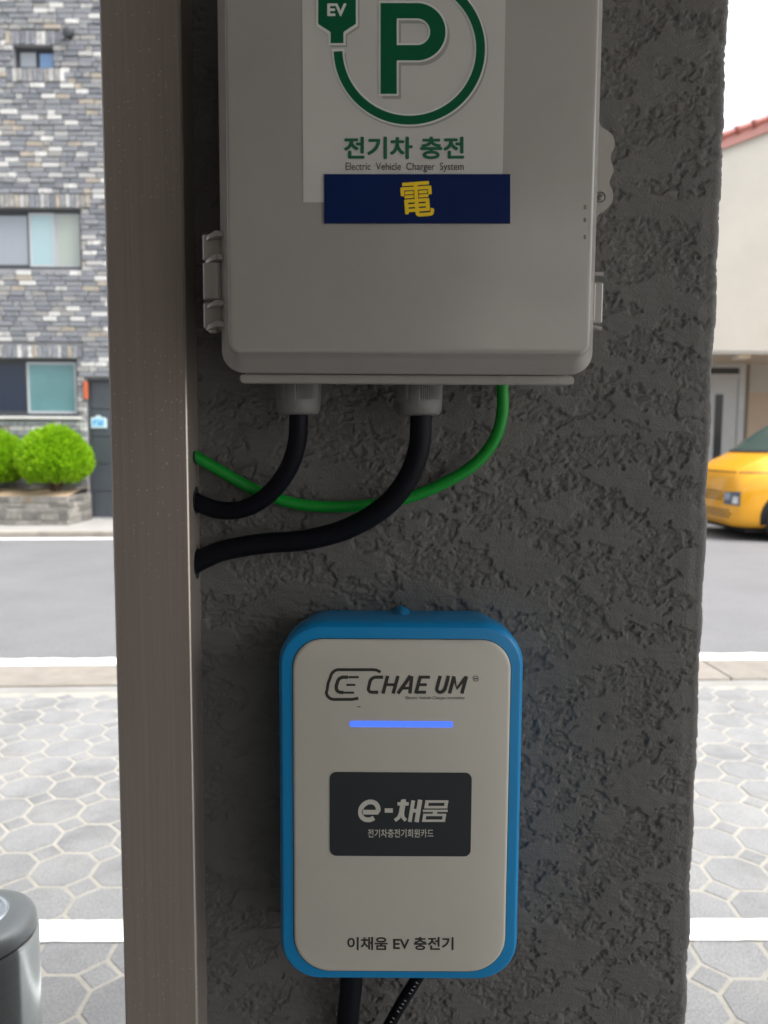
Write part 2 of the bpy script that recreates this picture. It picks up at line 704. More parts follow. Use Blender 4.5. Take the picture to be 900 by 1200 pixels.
def paver_mat(name, island):
    m = mat(name, (0.180, 0.184, 0.190), 0.85, var=0.10, vscale=5.5, rnd=0.09, bump=0.35, bscale=150, island=island)
    nt = m.node_tree
    b = nt.nodes['Principled BSDF']
    old = b.inputs['Base Color'].links[0].from_socket
    tc = nt.nodes.new('ShaderNodeTexCoord')
    n = nt.nodes.new('ShaderNodeTexNoise')
    n.inputs['Scale'].default_value = 170
    n.inputs['Detail'].default_value = 2
    geo = nt.nodes.new('ShaderNodeNewGeometry')
    nt.links.new(geo.outputs['Position'], n.inputs['Vector'])
    mr = nt.nodes.new('ShaderNodeMapRange')
    mr.inputs[1].default_value = 0.32
    mr.inputs[2].default_value = 0.68
    mr.inputs[3].default_value = 0.78
    mr.inputs[4].default_value = 1.22
    nt.links.new(n.outputs[0], mr.inputs[0])
    # broad worn, chalky patches
    n2 = nt.nodes.new('ShaderNodeTexNoise')
    n2.inputs['Scale'].default_value = 2.6
    n2.inputs['Detail'].default_value = 7
    n2.inputs['Roughness'].default_value = 0.7
    nt.links.new(geo.outputs['Position'], n2.inputs['Vector'])
    m2 = nt.nodes.new('ShaderNodeMapRange')
    m2.inputs[1].default_value = 0.40
    m2.inputs[2].default_value = 0.66
    m2.inputs[3].default_value = 0.0
    m2.inputs[4].default_value = 0.55
    nt.links.new(n2.outputs[0], m2.inputs[0])
    mx = nt.nodes.new('ShaderNodeMix')
    mx.data_type = 'RGBA'
    mx.inputs[7].default_value = (0.235, 0.236, 0.231, 1)
    nt.links.new(old, mx.inputs[6])
    nt.links.new(m2.outputs[0], mx.inputs[0])
    n3 = nt.nodes.new('ShaderNodeTexNoise')
    n3.inputs['Scale'].default_value = 1.7
    n3.inputs['Detail'].default_value = 8
    n3.inputs['Roughness'].default_value = 0.72
    nt.links.new(geo.outputs['Position'], n3.inputs['Vector'])
    m3 = nt.nodes.new('ShaderNodeMapRange')
    m3.inputs[1].default_value = 0.36
    m3.inputs[2].default_value = 0.52
    m3.inputs[3].default_value = 0.72
    m3.inputs[4].default_value = 1.0
    nt.links.new(n3.outputs[0], m3.inputs[0])
    mm = nt.nodes.new('ShaderNodeMath')
    mm.operation = 'MULTIPLY'
    nt.links.new(mr.outputs[0], mm.inputs[0])
    nt.links.new(m3.outputs[0], mm.inputs[1])
    hs = nt.nodes.new('ShaderNodeHueSaturation')
    nt.links.new(mx.outputs[2], hs.inputs['Color'])
    nt.links.new(mm.outputs[0], hs.inputs['Value'])
    nt.links.new(hs.outputs[0], b.inputs['Base Color'])
    return m


M_PAVER = paver_mat('paver_stone', False)
M_PAVER_I = paver_mat('paver_stone_field', True)
paving = MB().add([(-9, -9, -0.0020), (9, -9, -0.0020), (9, road_y(4.40, 9), -0.0020), (-9, road_y(4.40, -9), -0.0020)], [(0, 1, 2, 3)]).build('paving', M_BED)
struct(paving)
J = 0.0062


def prism(poly, cx=0, cy=0, z=0, b=0.003):
    """paver with a chamfered rim"""
    n = len(poly)
    k = [(1 - b / math.hypot(x, y)) for x, y in poly]
    r0 = [Vector((cx + x, cy + y, z - 0.012)) for x, y in poly]
    r1 = [Vector((cx + x, cy + y, z - 0.0013)) for x, y in poly]
    r2 = [Vector((cx + x * kk, cy + y * kk, z)) for (x, y), kk in zip(poly, k)]
    return [r0, r1, r2]


h = PITCH / 2 - J
e = PITCH * math.tan(rad(22.5)) / 2 - J * 0.42
OCT = [(h, -e), (h, e), (e, h), (-e, h), (-h, e), (-h, -e), (-e, -h), (e, -h)]
s2 = PITCH * math.tan(rad(22.5)) / math.sqrt(2) - J * 1.35
SQ = [(s2, 0), (0, s2), (-s2, 0), (0, -s2)]
oct_me = MB().loft(prism(OCT), cap0=False).build('x', M_PAVER)
sq_me = MB().loft(prism(SQ), cap0=False).build('x', M_PAVER)
oct_m, sq_m = oct_me.data, sq_me.data
bpy.data.objects.remove(oct_me)
bpy.data.objects.remove(sq_me)
cand = []
X0, Y0 = -0.745, 1.912            # centre of one of the small squares
for i in range(-22, 24):
    for j in range(-24, 13):
        for kind, dx in (('o', PITCH / 2), ('s', 0)):
            x, y = X0 + i * PITCH + dx, Y0 + j * PITCH + dx
            lim = road_y(4.40, x) - (0.105 if kind == 'o' else 0.06)
            if y > lim or abs(x) > 4.4:
                continue
            if abs(x - 0.03) < 0.27 and 0.80 < y < 1.3:
                continue
            vis, area = False, 0
            if y > 1.3:
                px, py = pix((x, y, 0))
                vis = -30 < px < 930 and 780 < py < 1240 and not (185 < px < 770)
                area = 1 / y ** 3
            cand.append((vis, area, kind, x, y))
cand.sort(key=lambda c: (-c[0], -c[1]))
nobj = {'o': 0, 's': 0}
field = MB()
for vis, area, kind, x, y in cand:
    dz = random.uniform(-0.0006, 0.0006)
    if vis and nobj[kind] < 290:
        nobj[kind] += 1
        o = bpy.data.objects.new('paver', oct_m if kind == 'o' else sq_m)
        C.objects.link(o)
        o.location = (x, y, dz)
        o.rotation_euler = (random.gauss(0, 0.004), random.gauss(0, 0.004), random.gauss(0, 0.006) + random.choice((0, 1, 2, 3)) * math.pi / 2)
        o.parent = paving
    else:
        field.loft(prism(OCT if kind == 'o' else SQ, x, y, dz), cap0=False)
fo = field.build('paver_field', M_PAVER_I, paving)
fo['kind'] = 'stuff'

strip('paving_edge', 4.29, 4.397, -9, 9, -0.0012, mat('edge_concrete', (0.215, 0.213, 0.205), 0.9, var=0.12, vscale=4), wob=0.012, step=0.09)

# parking bay line
strip('parking_line', 2.052, 2.150, -2.9, 3.2, 0.0035, M_LINE, slope=0.012, wob=0.0018, step=0.03)

# unseen parking-level ceiling and added walls, shaped to cut light on the pillar
struct(MB().box(-3.4, 2.9, -6.0, 1.34, 2.75, 3.05).build('ceiling', M_CEIL))
M_WALL = mat('light_block_render', (0.27, 0.255, 0.24), 0.9, var=0.08, vscale=2, bump=0.2, bscale=60)
gw = MB().box(-3.4, 1.4, -6.2, -6.002, -0.1, 3.05).build('light_block_wall', M_WALL)
tag(gw, 'unseen beige back wall shaping the light in the covered parking level', 'wall')
gw = MB().box(-3.6, -3.402, -6.2, 1.34, -0.1, 3.05).build('light_block_wall', M_WALL)
tag(gw, 'unseen beige side wall added to darken the covered parking level', 'wall')

# ================================================================== PILLAR
M_STUCCO = mat('grey_stucco', (0.143, 0.140, 0.134), 0.62, var=0.10, vscale=22, bump=0.55, bscale=480, spec=0.3)


def stucco():
    XL, XR, R = -0.268, 0.331, 0.009
    YB = 1.30

    def height(u, z):
        wx = fbm2(u / 0.016, z / 0.013, 3, 5) * 0.0065
        wz = fbm2(u / 0.016, z / 0.013, 3, 9) * 0.0065
        a = fbm2((u + wx) / 0.062, (z + wz) / 0.030, 4, 21, 0.58)
        pl = sstep(-0.01, 0.09, a)
        rim = np.exp(-((a - 0.03) / 0.05) ** 2)
        rough = fbm2((u + wx) / 0.0075, z / 0.0045, 3, 33, 0.7)
        ridg = 1 - np.abs(fbm2((u + wx) / 0.022, (z + wz) / 0.012, 3, 41)) * 1.6
        broad = fbm2(u / 0.16, z / 0.13, 2, 51)
        return (pl * 0.0025 + rim * 0.0006 + (1 - pl) * (rough * 0.0013 + np.clip(ridg, 0, 1) * 0.0014)
                + pl * fbm2(u / 0.014, z / 0.006, 3, 61) * 0.00045 + broad * 0.0008)
    parts_v, parts_f = [], []
    base = 0
    for z0, z1, du in ((0.0, 0.72, 0.006), (0.72, 2.00, 0.0014), (2.00, 2.752, 0.006)):
        Lf = (XR - R) - XL
        La = R * math.pi / 2
        Ls = 0.03
        us = np.concatenate([np.linspace(0, Lf, int(Lf / du), endpoint=False), np.linspace(Lf, Lf + La, 7, endpoint=False), np.linspace(Lf + La, Lf + La + Ls, max(4, int(Ls / du / 1.5)))])
        zs = np.linspace(z0, z1, int((z1 - z0) / du) + 1)
        U, Z = np.meshgrid(us, zs)
        H = height(U, Z) * (1 - 0.55 * sstep(Lf - 0.012, Lf, U))
        ang = np.clip((U - Lf) / R, 0, math.pi / 2)
        nx, ny = np.sin(ang), -np.cos(ang)
        bx = np.where(U < Lf, XL + U, XR - R + np.sin(ang) * R)
        by = np.where(U < Lf, YP, YP + R - np.cos(ang) * R) + np.clip(U - Lf - La, 0, 9)
        # plaster corner is a touch wavy
        wav = fbm2(Z / 0.05, Z * 0 + 3.3, 3, 77) * 0.0016 * sstep(Lf - 0.03, Lf, U)
        vx = bx + nx * (H + wav)
        vy = by + ny * H
        n0, n1 = U.shape
        parts_v.append(np.stack([vx, vy, Z], -1).reshape(-1, 3))
        idx = np.arange(n0 * n1).reshape(n0, n1) + base
        parts_f.append(np.stack([idx[:-1, :-1], idx[:-1, 1:], idx[1:, 1:], idx[1:, :-1]], -1).reshape(-1, 4))
        base += n0 * n1
    # plain far faces
    b = np.array([(XL, YP, 0), (XL, YP, 2.752), (XL, YB, 0), (XL, YB, 2.752), (XR, YB, 0), (XR, YB, 2.752), (XR + 0.0, YP + 0.036, 0), (XR + 0.0, YP + 0.036, 2.752)])
    parts_v.append(b)
    parts_f.append(np.array([(0, 1, 3, 2), (2, 3, 5, 4), (4, 5, 7, 6)]) + base)
    V = np.concatenate(parts_v)
    F = np.concatenate(parts_f)
    me = bpy.data.meshes.new('pillar')
    me.vertices.add(len(V))
    me.vertices.foreach_set('co', V.astype(np.float32).ravel())
    me.loops.add(F.size)
    me.loops.foreach_set('vertex_index', F.astype(np.int32).ravel())
    me.polygons.add(len(F))
    me.polygons.foreach_set('loop_start', np.arange(0, F.size, 4, dtype=np.int32))
    me.polygons.foreach_set('use_smooth', np.ones(len(F), dtype=bool))
    me.update(calc_edges=True)
    me.validate()
    return link('pillar', me, M_STUCCO)


tag(stucco(), 'dark grey pillar of rough trowelled stucco carrying the charger', 'pillar')

# ================================================================== CABLE DUCT
YD = 0.729
dl, dr = P(131, 600, YD).x, P(221.3, 600, YD).x
duct = thing('cable_duct', 'tall brown speckled metal cable duct along the edge of the pillar', 'duct', (dl / 2 + dr / 2, YP, 0))
mb = MB()
mb.bbox(dl + 0.002, dr - 0.0018, YD + 0.006, YP + 0.004, 0.002, 2.748, 0.0008)
mb.build('channel', M_DUCT, duct)
mb = MB()
rings = []
for z in (0.003, 2.747):
    rings.append([Vector((x, y, z)) for x, y in ((dl, YD + 0.016), (dl, YD + 0.002), (dl + 0.002, YD), (dr - 0.002, YD), (dr, YD + 0.002), (dr, YD + 0.016))])
mb.loft(rings)
mb.build('cover', M_DUCT, duct)
mb = MB()
mb.loft([[Vector((x, y, z)) for x, y in ((dr - 0.0014, YD + 0.0002), (dr - 0.0004, YD + 0.0010), (dr - 0.0008, YD + 0.0020), (dr - 0.0020, YD + 0.0010))] for z in (0.02, 2.73)])
mb.build('worn_edge', M_BARE, duct)
mb = MB()
mb.loft([[Vector((dr + 0.0004, y, z)) for y in (YD + 0.0125, YD + 0.0132)] for z in (0.75, 1.04)], False, False, closed=False)
mb.build('scratch', M_BARE, duct)

# ================================================================== ENCLOSURE
YF, YL, YBASE = 0.62, 0.66, 0.668
zb_f = P(480, 414, YF).z
x0f, x1f = P(267.0, 400, YF).x, P(692.0, 400, YF).x
x0l, x1l = P(261.5, 400, YL).x, P(692.5, 400, YL).x
zb_l = P(480, 438.5, YL).z
ZT = zb_l + 0.405
ROLL = 0.0
box = thing('junction_enclosure', 'grey plastic enclosure with a green charging sign mounted high on the pillar', 'electrical box', ((x0l + x1l) / 2, YP, zb_l))
mb = MB()
mb.loft([
    rring(x0f + 0.0028, x1f - 0.0028, zb_f + 0.0030, ZT - 0.013, 0.006, YF),
    rring(x0f + 0.0010, x1f - 0.0010, zb_f + 0.0011, ZT - 0.0112, 0.0077, YF + 0.0007),
    rring(x0f, x1f, zb_f, ZT - 0.010, 0.009, YF + 0.003),
    rring(x0f - 0.0012, x1f + 0.0012, zb_f - 0.0012, ZT - 0.009, 0.010, YF + 0.010),
    rring(x0f - 0.003, x1f + 0.003, zb_f - 0.004, ZT - 0.006, 0.013, YF + 0.015),
    rring(x0l + 0.001, x1l - 0.001, zb_l + 0.001, ZT - 0.001, 0.017, YL - 0.008),
    rring(x0l, x1l, zb_l, ZT, 0.018, YL - 0.006),
    rring(x0l, x1l, zb_l, ZT, 0.018, YL),
])
lid = mb.build('lid', M_PLASTIC, box, smooth=50)
mb = MB()
zl0 = P(480, 450, YBASE).z
xb0, xb1 = P(281.5, 445, YBASE).x, P(672, 445, YBASE).x
mb.loft([
    rring(x0l + 0.003, x1l - 0.003, zb_l + 0.002, ZT - 0.003, 0.017, YL + 0.0012),
    rring(x0l + 0.003, x1l - 0.003, zb_l + 0.002, ZT - 0.003, 0.017, YL + 0.018),
    rring(x0l + 0.010, x1l - 0.010, zb_l + 0.004, ZT - 0.009, 0.015, YL + 0.019),
    rring(x0l + 0.013, x1l - 0.013, zb_l + 0.004, ZT - 0.012, 0.015, YP + 0.001),
])
mb.build('base', M_PLASTIC, box, smooth=40)
mb = MB()
mb.loft([
    rring(xb0 + 0.0008, xb1 - 0.0008, zl0 + 0.0008, zb_l - 0.0006, 0.0022, YBASE - 0.003),
    rring(xb0, xb1, zl0, zb_l - 0.0006, 0.0028, YBASE - 0.0018),
    rring(xb0, xb1, zl0, zb_l - 0.0006, 0.0028, YBASE + 0.007)])
mb.box(xb0 + 0.004, xb1 - 0.004, YBASE + 0.002, YBASE + 0.006, zb_l - 0.001, zb_l + 0.006)
mb.build('drip_lip', M_PLASTIC, box, smooth=40)
# hinge
yh = 0.655
hx0, hx1 = P(237.5, 330, yh).x, P(262, 330, yh).x


def zpx(y, Y, x=250):
    return P(x, y, Y).z


hg = MB().bbox(hx0, hx1 + 0.004, yh, yh + 0.02, zpx(385, yh), zpx(354, yh), 0.0014).build('hinge', M_PLASTIC, box)
MB().bbox(hx0, hx1 + 0.004, yh, yh + 0.02, zpx(305, yh), zpx(274, yh), 0.0014).build('hinge_knuckle', M_PLASTIC, hg)
mb = MB()
zc0, zc1 = zpx(351.5, yh), zpx(308, yh)
xm = (hx0 + hx1) / 2 - 0.0005
mb.loft([rring(hx0, hx1 - 0.001, zc0, zc1, 0.0012, yh - 0.0035 + 0.004, 3), rring(hx0, hx1 - 0.001, zc0, zc1, 0.0012, yh + 0.016, 3)])
rr = []
for k in range(13):
    a = rad(180 * k / 12)
    rr.append((hx0 + 0.0085 - 0.0083 * math.cos(a), yh + 0.001 - 0.005 * math.sin(a)))
mb.loft([[Vector((x, y, z)) for x, y in rr] for z in (zc0 + 0.0006, zc1 - 0.0006)])
mb.build('hinge_pin_cover', M_PLASTIC, hg, smooth=40)
for (ya, yb) in ((272, 281), (299, 308), (352.5, 361), (377, 386)):
    z0, z1 = zpx(yb, yh - 0.006), zpx(ya, yh - 0.006)
    mb = MB()
    # wedge rib that rises towards the lid
    mb.loft([[Vector(p) for p in ((hx0 + 0.002, yh + 0.002, z0), (hx0 + 0.002, yh + 0.002, z1 - 0.003), (hx0 + 0.007, yh - 0.006, z1 - 0.002), (hx0 + 0.007, yh - 0.006, z0 + 0.001))],
             [Vector(p) for p in ((hx1 - 0.004, yh + 0.002, z0 + 0.0015), (hx1 - 0.004, yh + 0.002, z1 + 0.001), (hx1 - 0.004, yh - 0.010, z1 + 0.0005), (hx1 - 0.004, yh - 0.010, z0 + 0.002))],
             [Vector(p) for p in ((hx1 + 0.006, yh + 0.002, z0 + 0.0015), (hx1 + 0.006, yh + 0.002, z1 - 0.0005), (hx1 + 0.006, yh - 0.008, z1 - 0.001), (hx1 + 0.006, yh - 0.008, z0 + 0.002))]])
    mb.build('hinge_rib', M_PLASTIC, hg, smooth=30)
mb = MB()
mb.lathe(P(250, 386, yh + 0.004), (0, 0, -1), [(0, 0.004), (0.0015, 0.0046), (0.003, 0.003)], 12)
mb.build('hinge_pin', M_BARE, hg, smooth=40)
# latch
yc = 0.654
latch = MB()
a, b_ = P(690.5, 378.5, yc), P(707.5, 330.5, yc)
latch.bbox(a.x - 0.002, b_.x, yc, yc + 0.016, a.z, b_.z, 0.0012)
lt = latch.build('latch', M_PLASTIC, box)
MB().bbox(a.x + 0.0002, a.x + 0.0042, yc - 0.0025, yc + 0.002, a.z + 0.001, b_.z - 0.001, 0.001).build('latch_spine', M_PLASTIC, lt)
for (y0_, y1_, xr, dzr) in ((317.5, 322.5, 708.5, 0.0), (379.5, 386, 706.5, -0.0012)):
    q0, q1 = P(689, y1_, yc), P(xr, y0_, yc)
    mb = MB()
    mb.tube([(q0.x - 0.003, yc + 0.004, (q0.z + q1.z) / 2 - dzr), ((q0.x + q1.x) / 2, yc + 0.003, (q0.z + q1.z) / 2), (q1.x - 0.002, yc + 0.003, (q0.z + q1.z) / 2 + dzr), (q1.x, yc + 0.003, (q0.z + q1.z) / 2 + dzr)], lambda t: 0.0018 if t < 0.97 else 0.0011, 10)
    mb.build('latch_bar', M_PLASTIC, lt, smooth=50)
# mounting tab behind the right edge
yt = YP - 0.012
out = [(690, 132), (699, 137), (704, 148), (711, 153), (717, 158), (720, 166), (719.5, 174), (716, 181), (715.5, 188), (718, 195), (718.5, 202), (715.5, 209), (714, 216), (717, 223), (718.5, 231), (716, 239), (711, 245), (703, 250), (698, 256), (690, 262)]
op = [P(x, y, yt) for x, y in out]
sm = catmull(op, 4)
root_x = x1l - 0.018
poly = [Vector((root_x, yt, op[0].z + 0.004))] + sm + [Vector((root_x, yt, op[-1].z - 0.004))]
mb = MB()
cxm = sum((p.x for p in poly)) / len(poly)
czm = sum((p.z for p in poly)) / len(poly)
mb.loft([[Vector((cxm + (p.x - cxm) * 0.985, yt - 0.0012, czm + (p.z - czm) * 0.99)) for p in poly], poly, [p + Vector((0, 0.014, 0)) for p in poly]])
tab = mb.build('mounting_tab', M_PLASTIC, box, smooth=30)
sc_c = P(703.5, 231, yt - 0.0014)
MB().lathe(sc_c, (0, -1, 0), [(-0.004, 0.0052), (0.0003, 0.0052), (0.0004, 0.0046), (-0.0006, 0.0040)], 20).build('screw_recess', mat('recess_dark', (0.10, 0.095, 0.09), 0.6), tab, smooth=40)
MB().lathe(sc_c, (0, -1, 0), [(-0.003, 0.0034), (0.0002, 0.0034), (0.0008, 0.002)], 16).build('screw', mat('screw_steel', (0.2, 0.19, 0.18), 0.4, metal=0.8), tab, smooth=40)
# small square marks along the right rim
mb = MB()
for y in (243, 258, 278):
    q = P(685.5, y, YF + 0.0005)
    mb.box(q.x - 0.0011, q.x + 0.0008, YF - 0.0002, YF + 0.001, q.z - 0.0016, q.z + 0.0016)
mb.build('rim_marks', mat('rim_mark', (0.24, 0.20, 0.15), 0.6), lid)

# sign on the lid
ys = YF - 0.0004
sign = MB()
tl, tr, bl, br = P(353.5, -86, ys), P(594, -86, ys), P(355.5, 237, ys), P(588.5, 237, ys)
sign.add([tl, tr, br, bl] + [q + Vector((0, 0.0006, 0)) for q in (tl, tr, br, bl)], [(0, 1, 2, 3), (0, 4, 5, 1), (1, 5, 6, 2), (2, 6, 7, 3), (3, 7, 4, 0)])
sign = sign.build('charging_sign', M_PAPER, box)


def letter_P(mb, w, Y, dx=0, dy=0, grow=0):
    ribbon(mb, [(455.5 + dx, 3.5 - grow + dy), (455.5 + dx, 110 + grow + dy)], 19 + 2 * grow, Y)
    ribbon(mb, [(455.5 + dx, 12.5 + dy), (488, 12.5 + dy)] + arc(488.5 + dx, 37.2 + dy, 24.7, -88, 88, 20) + [(488, 61.8 + dy), (455.5 + dx, 61.8 + dy)], 18 + 2 * grow, Y - 0.00008)


RC, RR = (479.7, 57.2), 83.6
ring_pts = arc(RC[0], RC[1], RR, 178, -100, 90)
plug = [(373, -40), (417, -40), (417, 28), (404, 36.5), (402.5, 38), (402.5, 50.5), (387.5, 50.5), (387.5, 38), (386, 36.5), (373, 28)]
pin = [(375, -58), (385, -58), (385, -38), (375, -38)]
mb = MB()
letter_P(mb, 19, ys - 0.0002, 3.5, 4.5, 1.5)
mb2 = MB()
letter_P(mb2, 19, ys - 0.0004, 0, 0, 2.2)
mb3 = MB()
letter_P(mb3, 19, ys - 0.0006)
mb.build('letter_shadow', M_GREY_PRINT, sign)
mb2.build('letter_edge', M_PALE, sign)
mb3.build('letter_p', M_GREEN, sign)
ribbon(MB(), [(x + 2.0, y + 2.5) for x, y in ring_pts], 14, ys - 0.0002).build('ring_shadow', M_GREY_PRINT, sign)
ribbon(MB(), arc(RC[0], RC[1], RR, 180, -100, 90), 14.6, ys - 0.0004).build('ring_edge', M_PALE, sign)
ribbon(MB(), ring_pts, 10.4, ys - 0.0006).build('ring', M_GREEN, sign)


def grow_poly(pts, g):
    cx = sum(p[0] for p in pts) / len(pts)
    cy = sum(p[1] for p in pts) / len(pts)
    return [(x + (g if x > cx else -g), y + (g if y > cy else -g)) for x, y in pts]


polypx(MB(), [(x + 2.2, y + 2.6) for x, y in grow_poly(plug, 2)], ys - 0.0002).build('plug_shadow', M_GREY_PRINT, sign)
polypx(MB(), grow_poly(plug, 2.6), ys - 0.0004).build('plug_edge', M_PALE, sign)
polypx(MB(), plug, ys - 0.0006).build('plug', M_GREEN, sign)
text('EV', 383.5, 4, 406, 19, ys - 0.0008, M_PALE, sign, fat=0.7)
text('전기차 충전', 403, 160, 544, 186.5, ys - 0.0004, M_GREEN_TXT, sign, fat=0.85)
text('Electric  Vehicle  Charger  System', 405, 190.5, 543.5, 202, ys - 0.0004, M_INK, sign)
# navy sticker across its lower edge
yn = ys - 0.0012
nv = [P(x, y, yn) for x, y in ((380, 204), (598, 204), (598, 261.5), (380, 261.5))]
st = MB().add(nv + [q + Vector((0, 0.0012, 0)) for q in nv], [(0, 1, 2, 3), (0, 4, 5, 1), (1, 5, 6, 2), (2, 6, 7, 3), (3, 7, 4, 0)]).build('navy_sticker', M_NAVY, box)
st['label'] = 'navy sticker with one yellow character'
text('電', 470, 213, 508, 254, yn - 0.0004, M_YELLOW, st, fat=0.75, tilt=-4)


# cable glands
def gland(px0, px1, name='gland'):
    yg = 0.715
    a, b_ = P(px0, 470, yg), P(px1, 470, yg)
    cx, r = (a.x + b_.x) / 2, (b_.x - a.x) / 2
    zt, zb = zb_l + 0.006, P(450, 487, yg).z
    mb = MB()
    hgt = zt - zb
    n = 144
    rings = []
    for f, rr, rib in ((0, 0.97, 0.0), (0.10, 0.99, 0.0), (0.12, 0.995, 1), (0.62, 0.995, 1), (0.70, 0.99, 0), (0.78, 0.985, 0), (0.90, 0.95, 0), (0.97, 0.86, 0), (1.0, 0.72, 0)):
        ring = []
        for k in range(n):
            ang = 2 * math.pi * k / n
            sector = 0 if (k % 36) < 27 else 1
            d = 0.0
            if rib:
                d = (0.03 if k % 2 else -0.012) if sector == 0 else -0.015
            ring.append(Vector((cx + r * (rr - d) * math.cos(ang), yg + r * (rr - d) * math.sin(ang), zt - hgt * f)))
        rings.append(ring)
    mb.loft(rings)
    return mb.build(name, M_GLAND, box, smooth=32), cx, yg, zb


g1 = gland(322.5, 376)
g2 = gland(462.5, 518.5)

# ================================================================== CABLES ON THE PILLAR


def px_path(pts):
    return [P(x, y, Y) for x, y, Y in pts]


c1 = MB().tube(px_path([(350, 478, 0.715), (350, 490, 0.716), (348, 519, 0.722), (337, 551, 0.731), (314, 580, 0.741), (286, 596, 0.750), (259, 598, 0.756), (236, 591, 0.759), (222, 583, 0.761)]), 0.0088, 18).build('power_cable', M_CABLE, None, smooth=60)
tag(c1, 'short black cable curving from the gland by the hinge into the duct', 'cable', None)
c2 = MB().tube(px_path([(493.5, 478, 0.715), (493.5, 490, 0.716), (490.5, 528, 0.720), (476, 564, 0.727), (449, 595, 0.735), (406, 620, 0.744), (357, 633, 0.750), (308, 637, 0.755), (263, 645, 0.758), (238, 655, 0.759), (222, 664, 0.760)]), 0.0103, 18).build('power_cable', M_CABLE, None, smooth=60)
tag(c2, 'thicker black cable sweeping from the middle gland low into the duct', 'cable', None)
c3 = MB().tube(px_path([(590, 436, 0.735), (589, 452, 0.737), (588, 488, 0.745), (576, 521, 0.753), (548, 550, 0.760), (503, 574, 0.766), (459, 588, 0.769), (410, 593.5, 0.7695), (366, 593, 0.7695), (330, 586, 0.769), (294, 572, 0.768), (259, 552, 0.765), (236, 539, 0.763), (220, 530, 0.762)]), 0.0059, 16).build('earth_cable', M_EARTH, None, smooth=60)
tag(c3, 'bright green earth cable drooping behind the two black cables', 'cable')
# worn cut-outs in the side of the duct round the cables
M_CUT = mat('cutout_worn_edge', (0.34, 0.32, 0.30), 0.6, var=0.3, vscale=120)
M_HOLE = mat('duct_inside', (0.03, 0.03, 0.03), 0.8)
for (py, hh) in ((586, 0.0155), (660, 0.0175), (536, 0.0085)):
    q = P(228, py, 0.761)
    zc = q.z
    mb = MB()
    ringo = [Vector((dr - 0.0012, 0.7605 + 0.0135 * math.cos(2 * math.pi * k / 20), zc + hh * math.sin(2 * math.pi * k / 20))) for k in range(20)]
    ringi = [Vector((dr - 0.0009, 0.7605 + 0.0118 * math.cos(2 * math.pi * k / 20), zc + (hh - 0.0017) * math.sin(2 * math.pi * k / 20))) for k in range(20)]
    ringj = [p + Vector((-0.003, 0, 0)) for p in ringi]
    mb.loft([ringo, ringi, ringj], False, False)
    cut = mb.build('cutout_edge', M_CUT, duct)
    MB().add([p + Vector((0.0008, 0, 0)) for p in ringi], [tuple(range(20))]).build('cutout', M_HOLE, duct)

# ================================================================== CHARGER
YC = 0.694
bx0, bx1 = P(327.5, 900, YC + 0.010).x, P(610.5, 900, YC + 0.010).x
bz0, bz1 = P(470, 1147.5, YC + 0.006).z, P(470, 728, YC + 0.012).z
charger = thing('wall_charger', 'blue and cream vehicle wall charger with rounded corners on the pillar', 'charger', ((bx0 + bx1) / 2, YP, bz0))
mb = MB()


def body_ring(i, Y, ri=0.0, top=0.0):
    return rring(bx0 + i, bx1 - i, bz0 + i * 0.9, bz1 - i - top, (0.040 - ri, 0.0385 - ri), Y, 12)


mb.loft([
    body_ring(0.0075, YC + 0.0025, 0.006),
    body_ring(0.0040, YC + 0.0030, 0.003),
    body_ring(0.0012, YC + 0.0065, 0.001),
    body_ring(0.0, YC + 0.012),
    body_ring(0.0006, YC + 0.040),
    body_ring(0.004, YC + 0.060, 0.002),
    body_ring(0.006, YP + 0.001, 0.003)])
mb.build('housing', M_BLUE, charger, smooth=38)
cxp = P(470, 720, YC + 0.06).x
MB().loft([[Vector((cxp + dx * s, y, bz1 - 0.006 + zz)) for dx, zz in ((-0.011, 0), (-0.006, 0.0032), (-0.002, 0.0050), (0.002, 0.0050), (0.006, 0.0032), (0.011, 0))] for y, s in ((YC + 0.045, 0.5), (YC + 0.060, 1.0), (YP, 1.0))]).build('top_rib', M_BLUE, charger, smooth=40)
px0, px1 = P(343.5, 900, YC).x, P(596.5, 900, YC).x
pz0, pz1 = P(470, 1139.5, YC).z, P(470, 750, YC).z
mb = MB()
mb.loft([
    rring(px0 + 0.003, px1 - 0.003, pz0 + 0.003, pz1 - 0.003, (0.026, 0.033), YC, 12),
    rring(px0 + 0.001, px1 - 0.001, pz0 + 0.001, pz1 - 0.001, (0.0275, 0.0345), YC + 0.0005, 12),
    rring(px0, px1, pz0, pz1, (0.028, 0.035), YC + 0.0018, 12),
    rring(px0, px1, pz0, pz1, (0.028, 0.035), YC + 0.006, 12)])
panel = mb.build('front_panel', M_PANEL, charger, smooth=40)
mb = MB()
mb.loft([rring(px0 - 0.0007, px1 + 0.0007, pz0 - 0.0007, pz1 + 0.0007, (0.0285, 0.0355), YC + 0.0022, 12), rring(px0 - 0.0007, px1 + 0.0007, pz0 - 0.0007, pz1 + 0.0007, (0.0285, 0.0355), YC + 0.004, 12)])
mb.build('panel_gap', mat('panel_gap', (0.02, 0.06, 0.09), 0.7), charger)
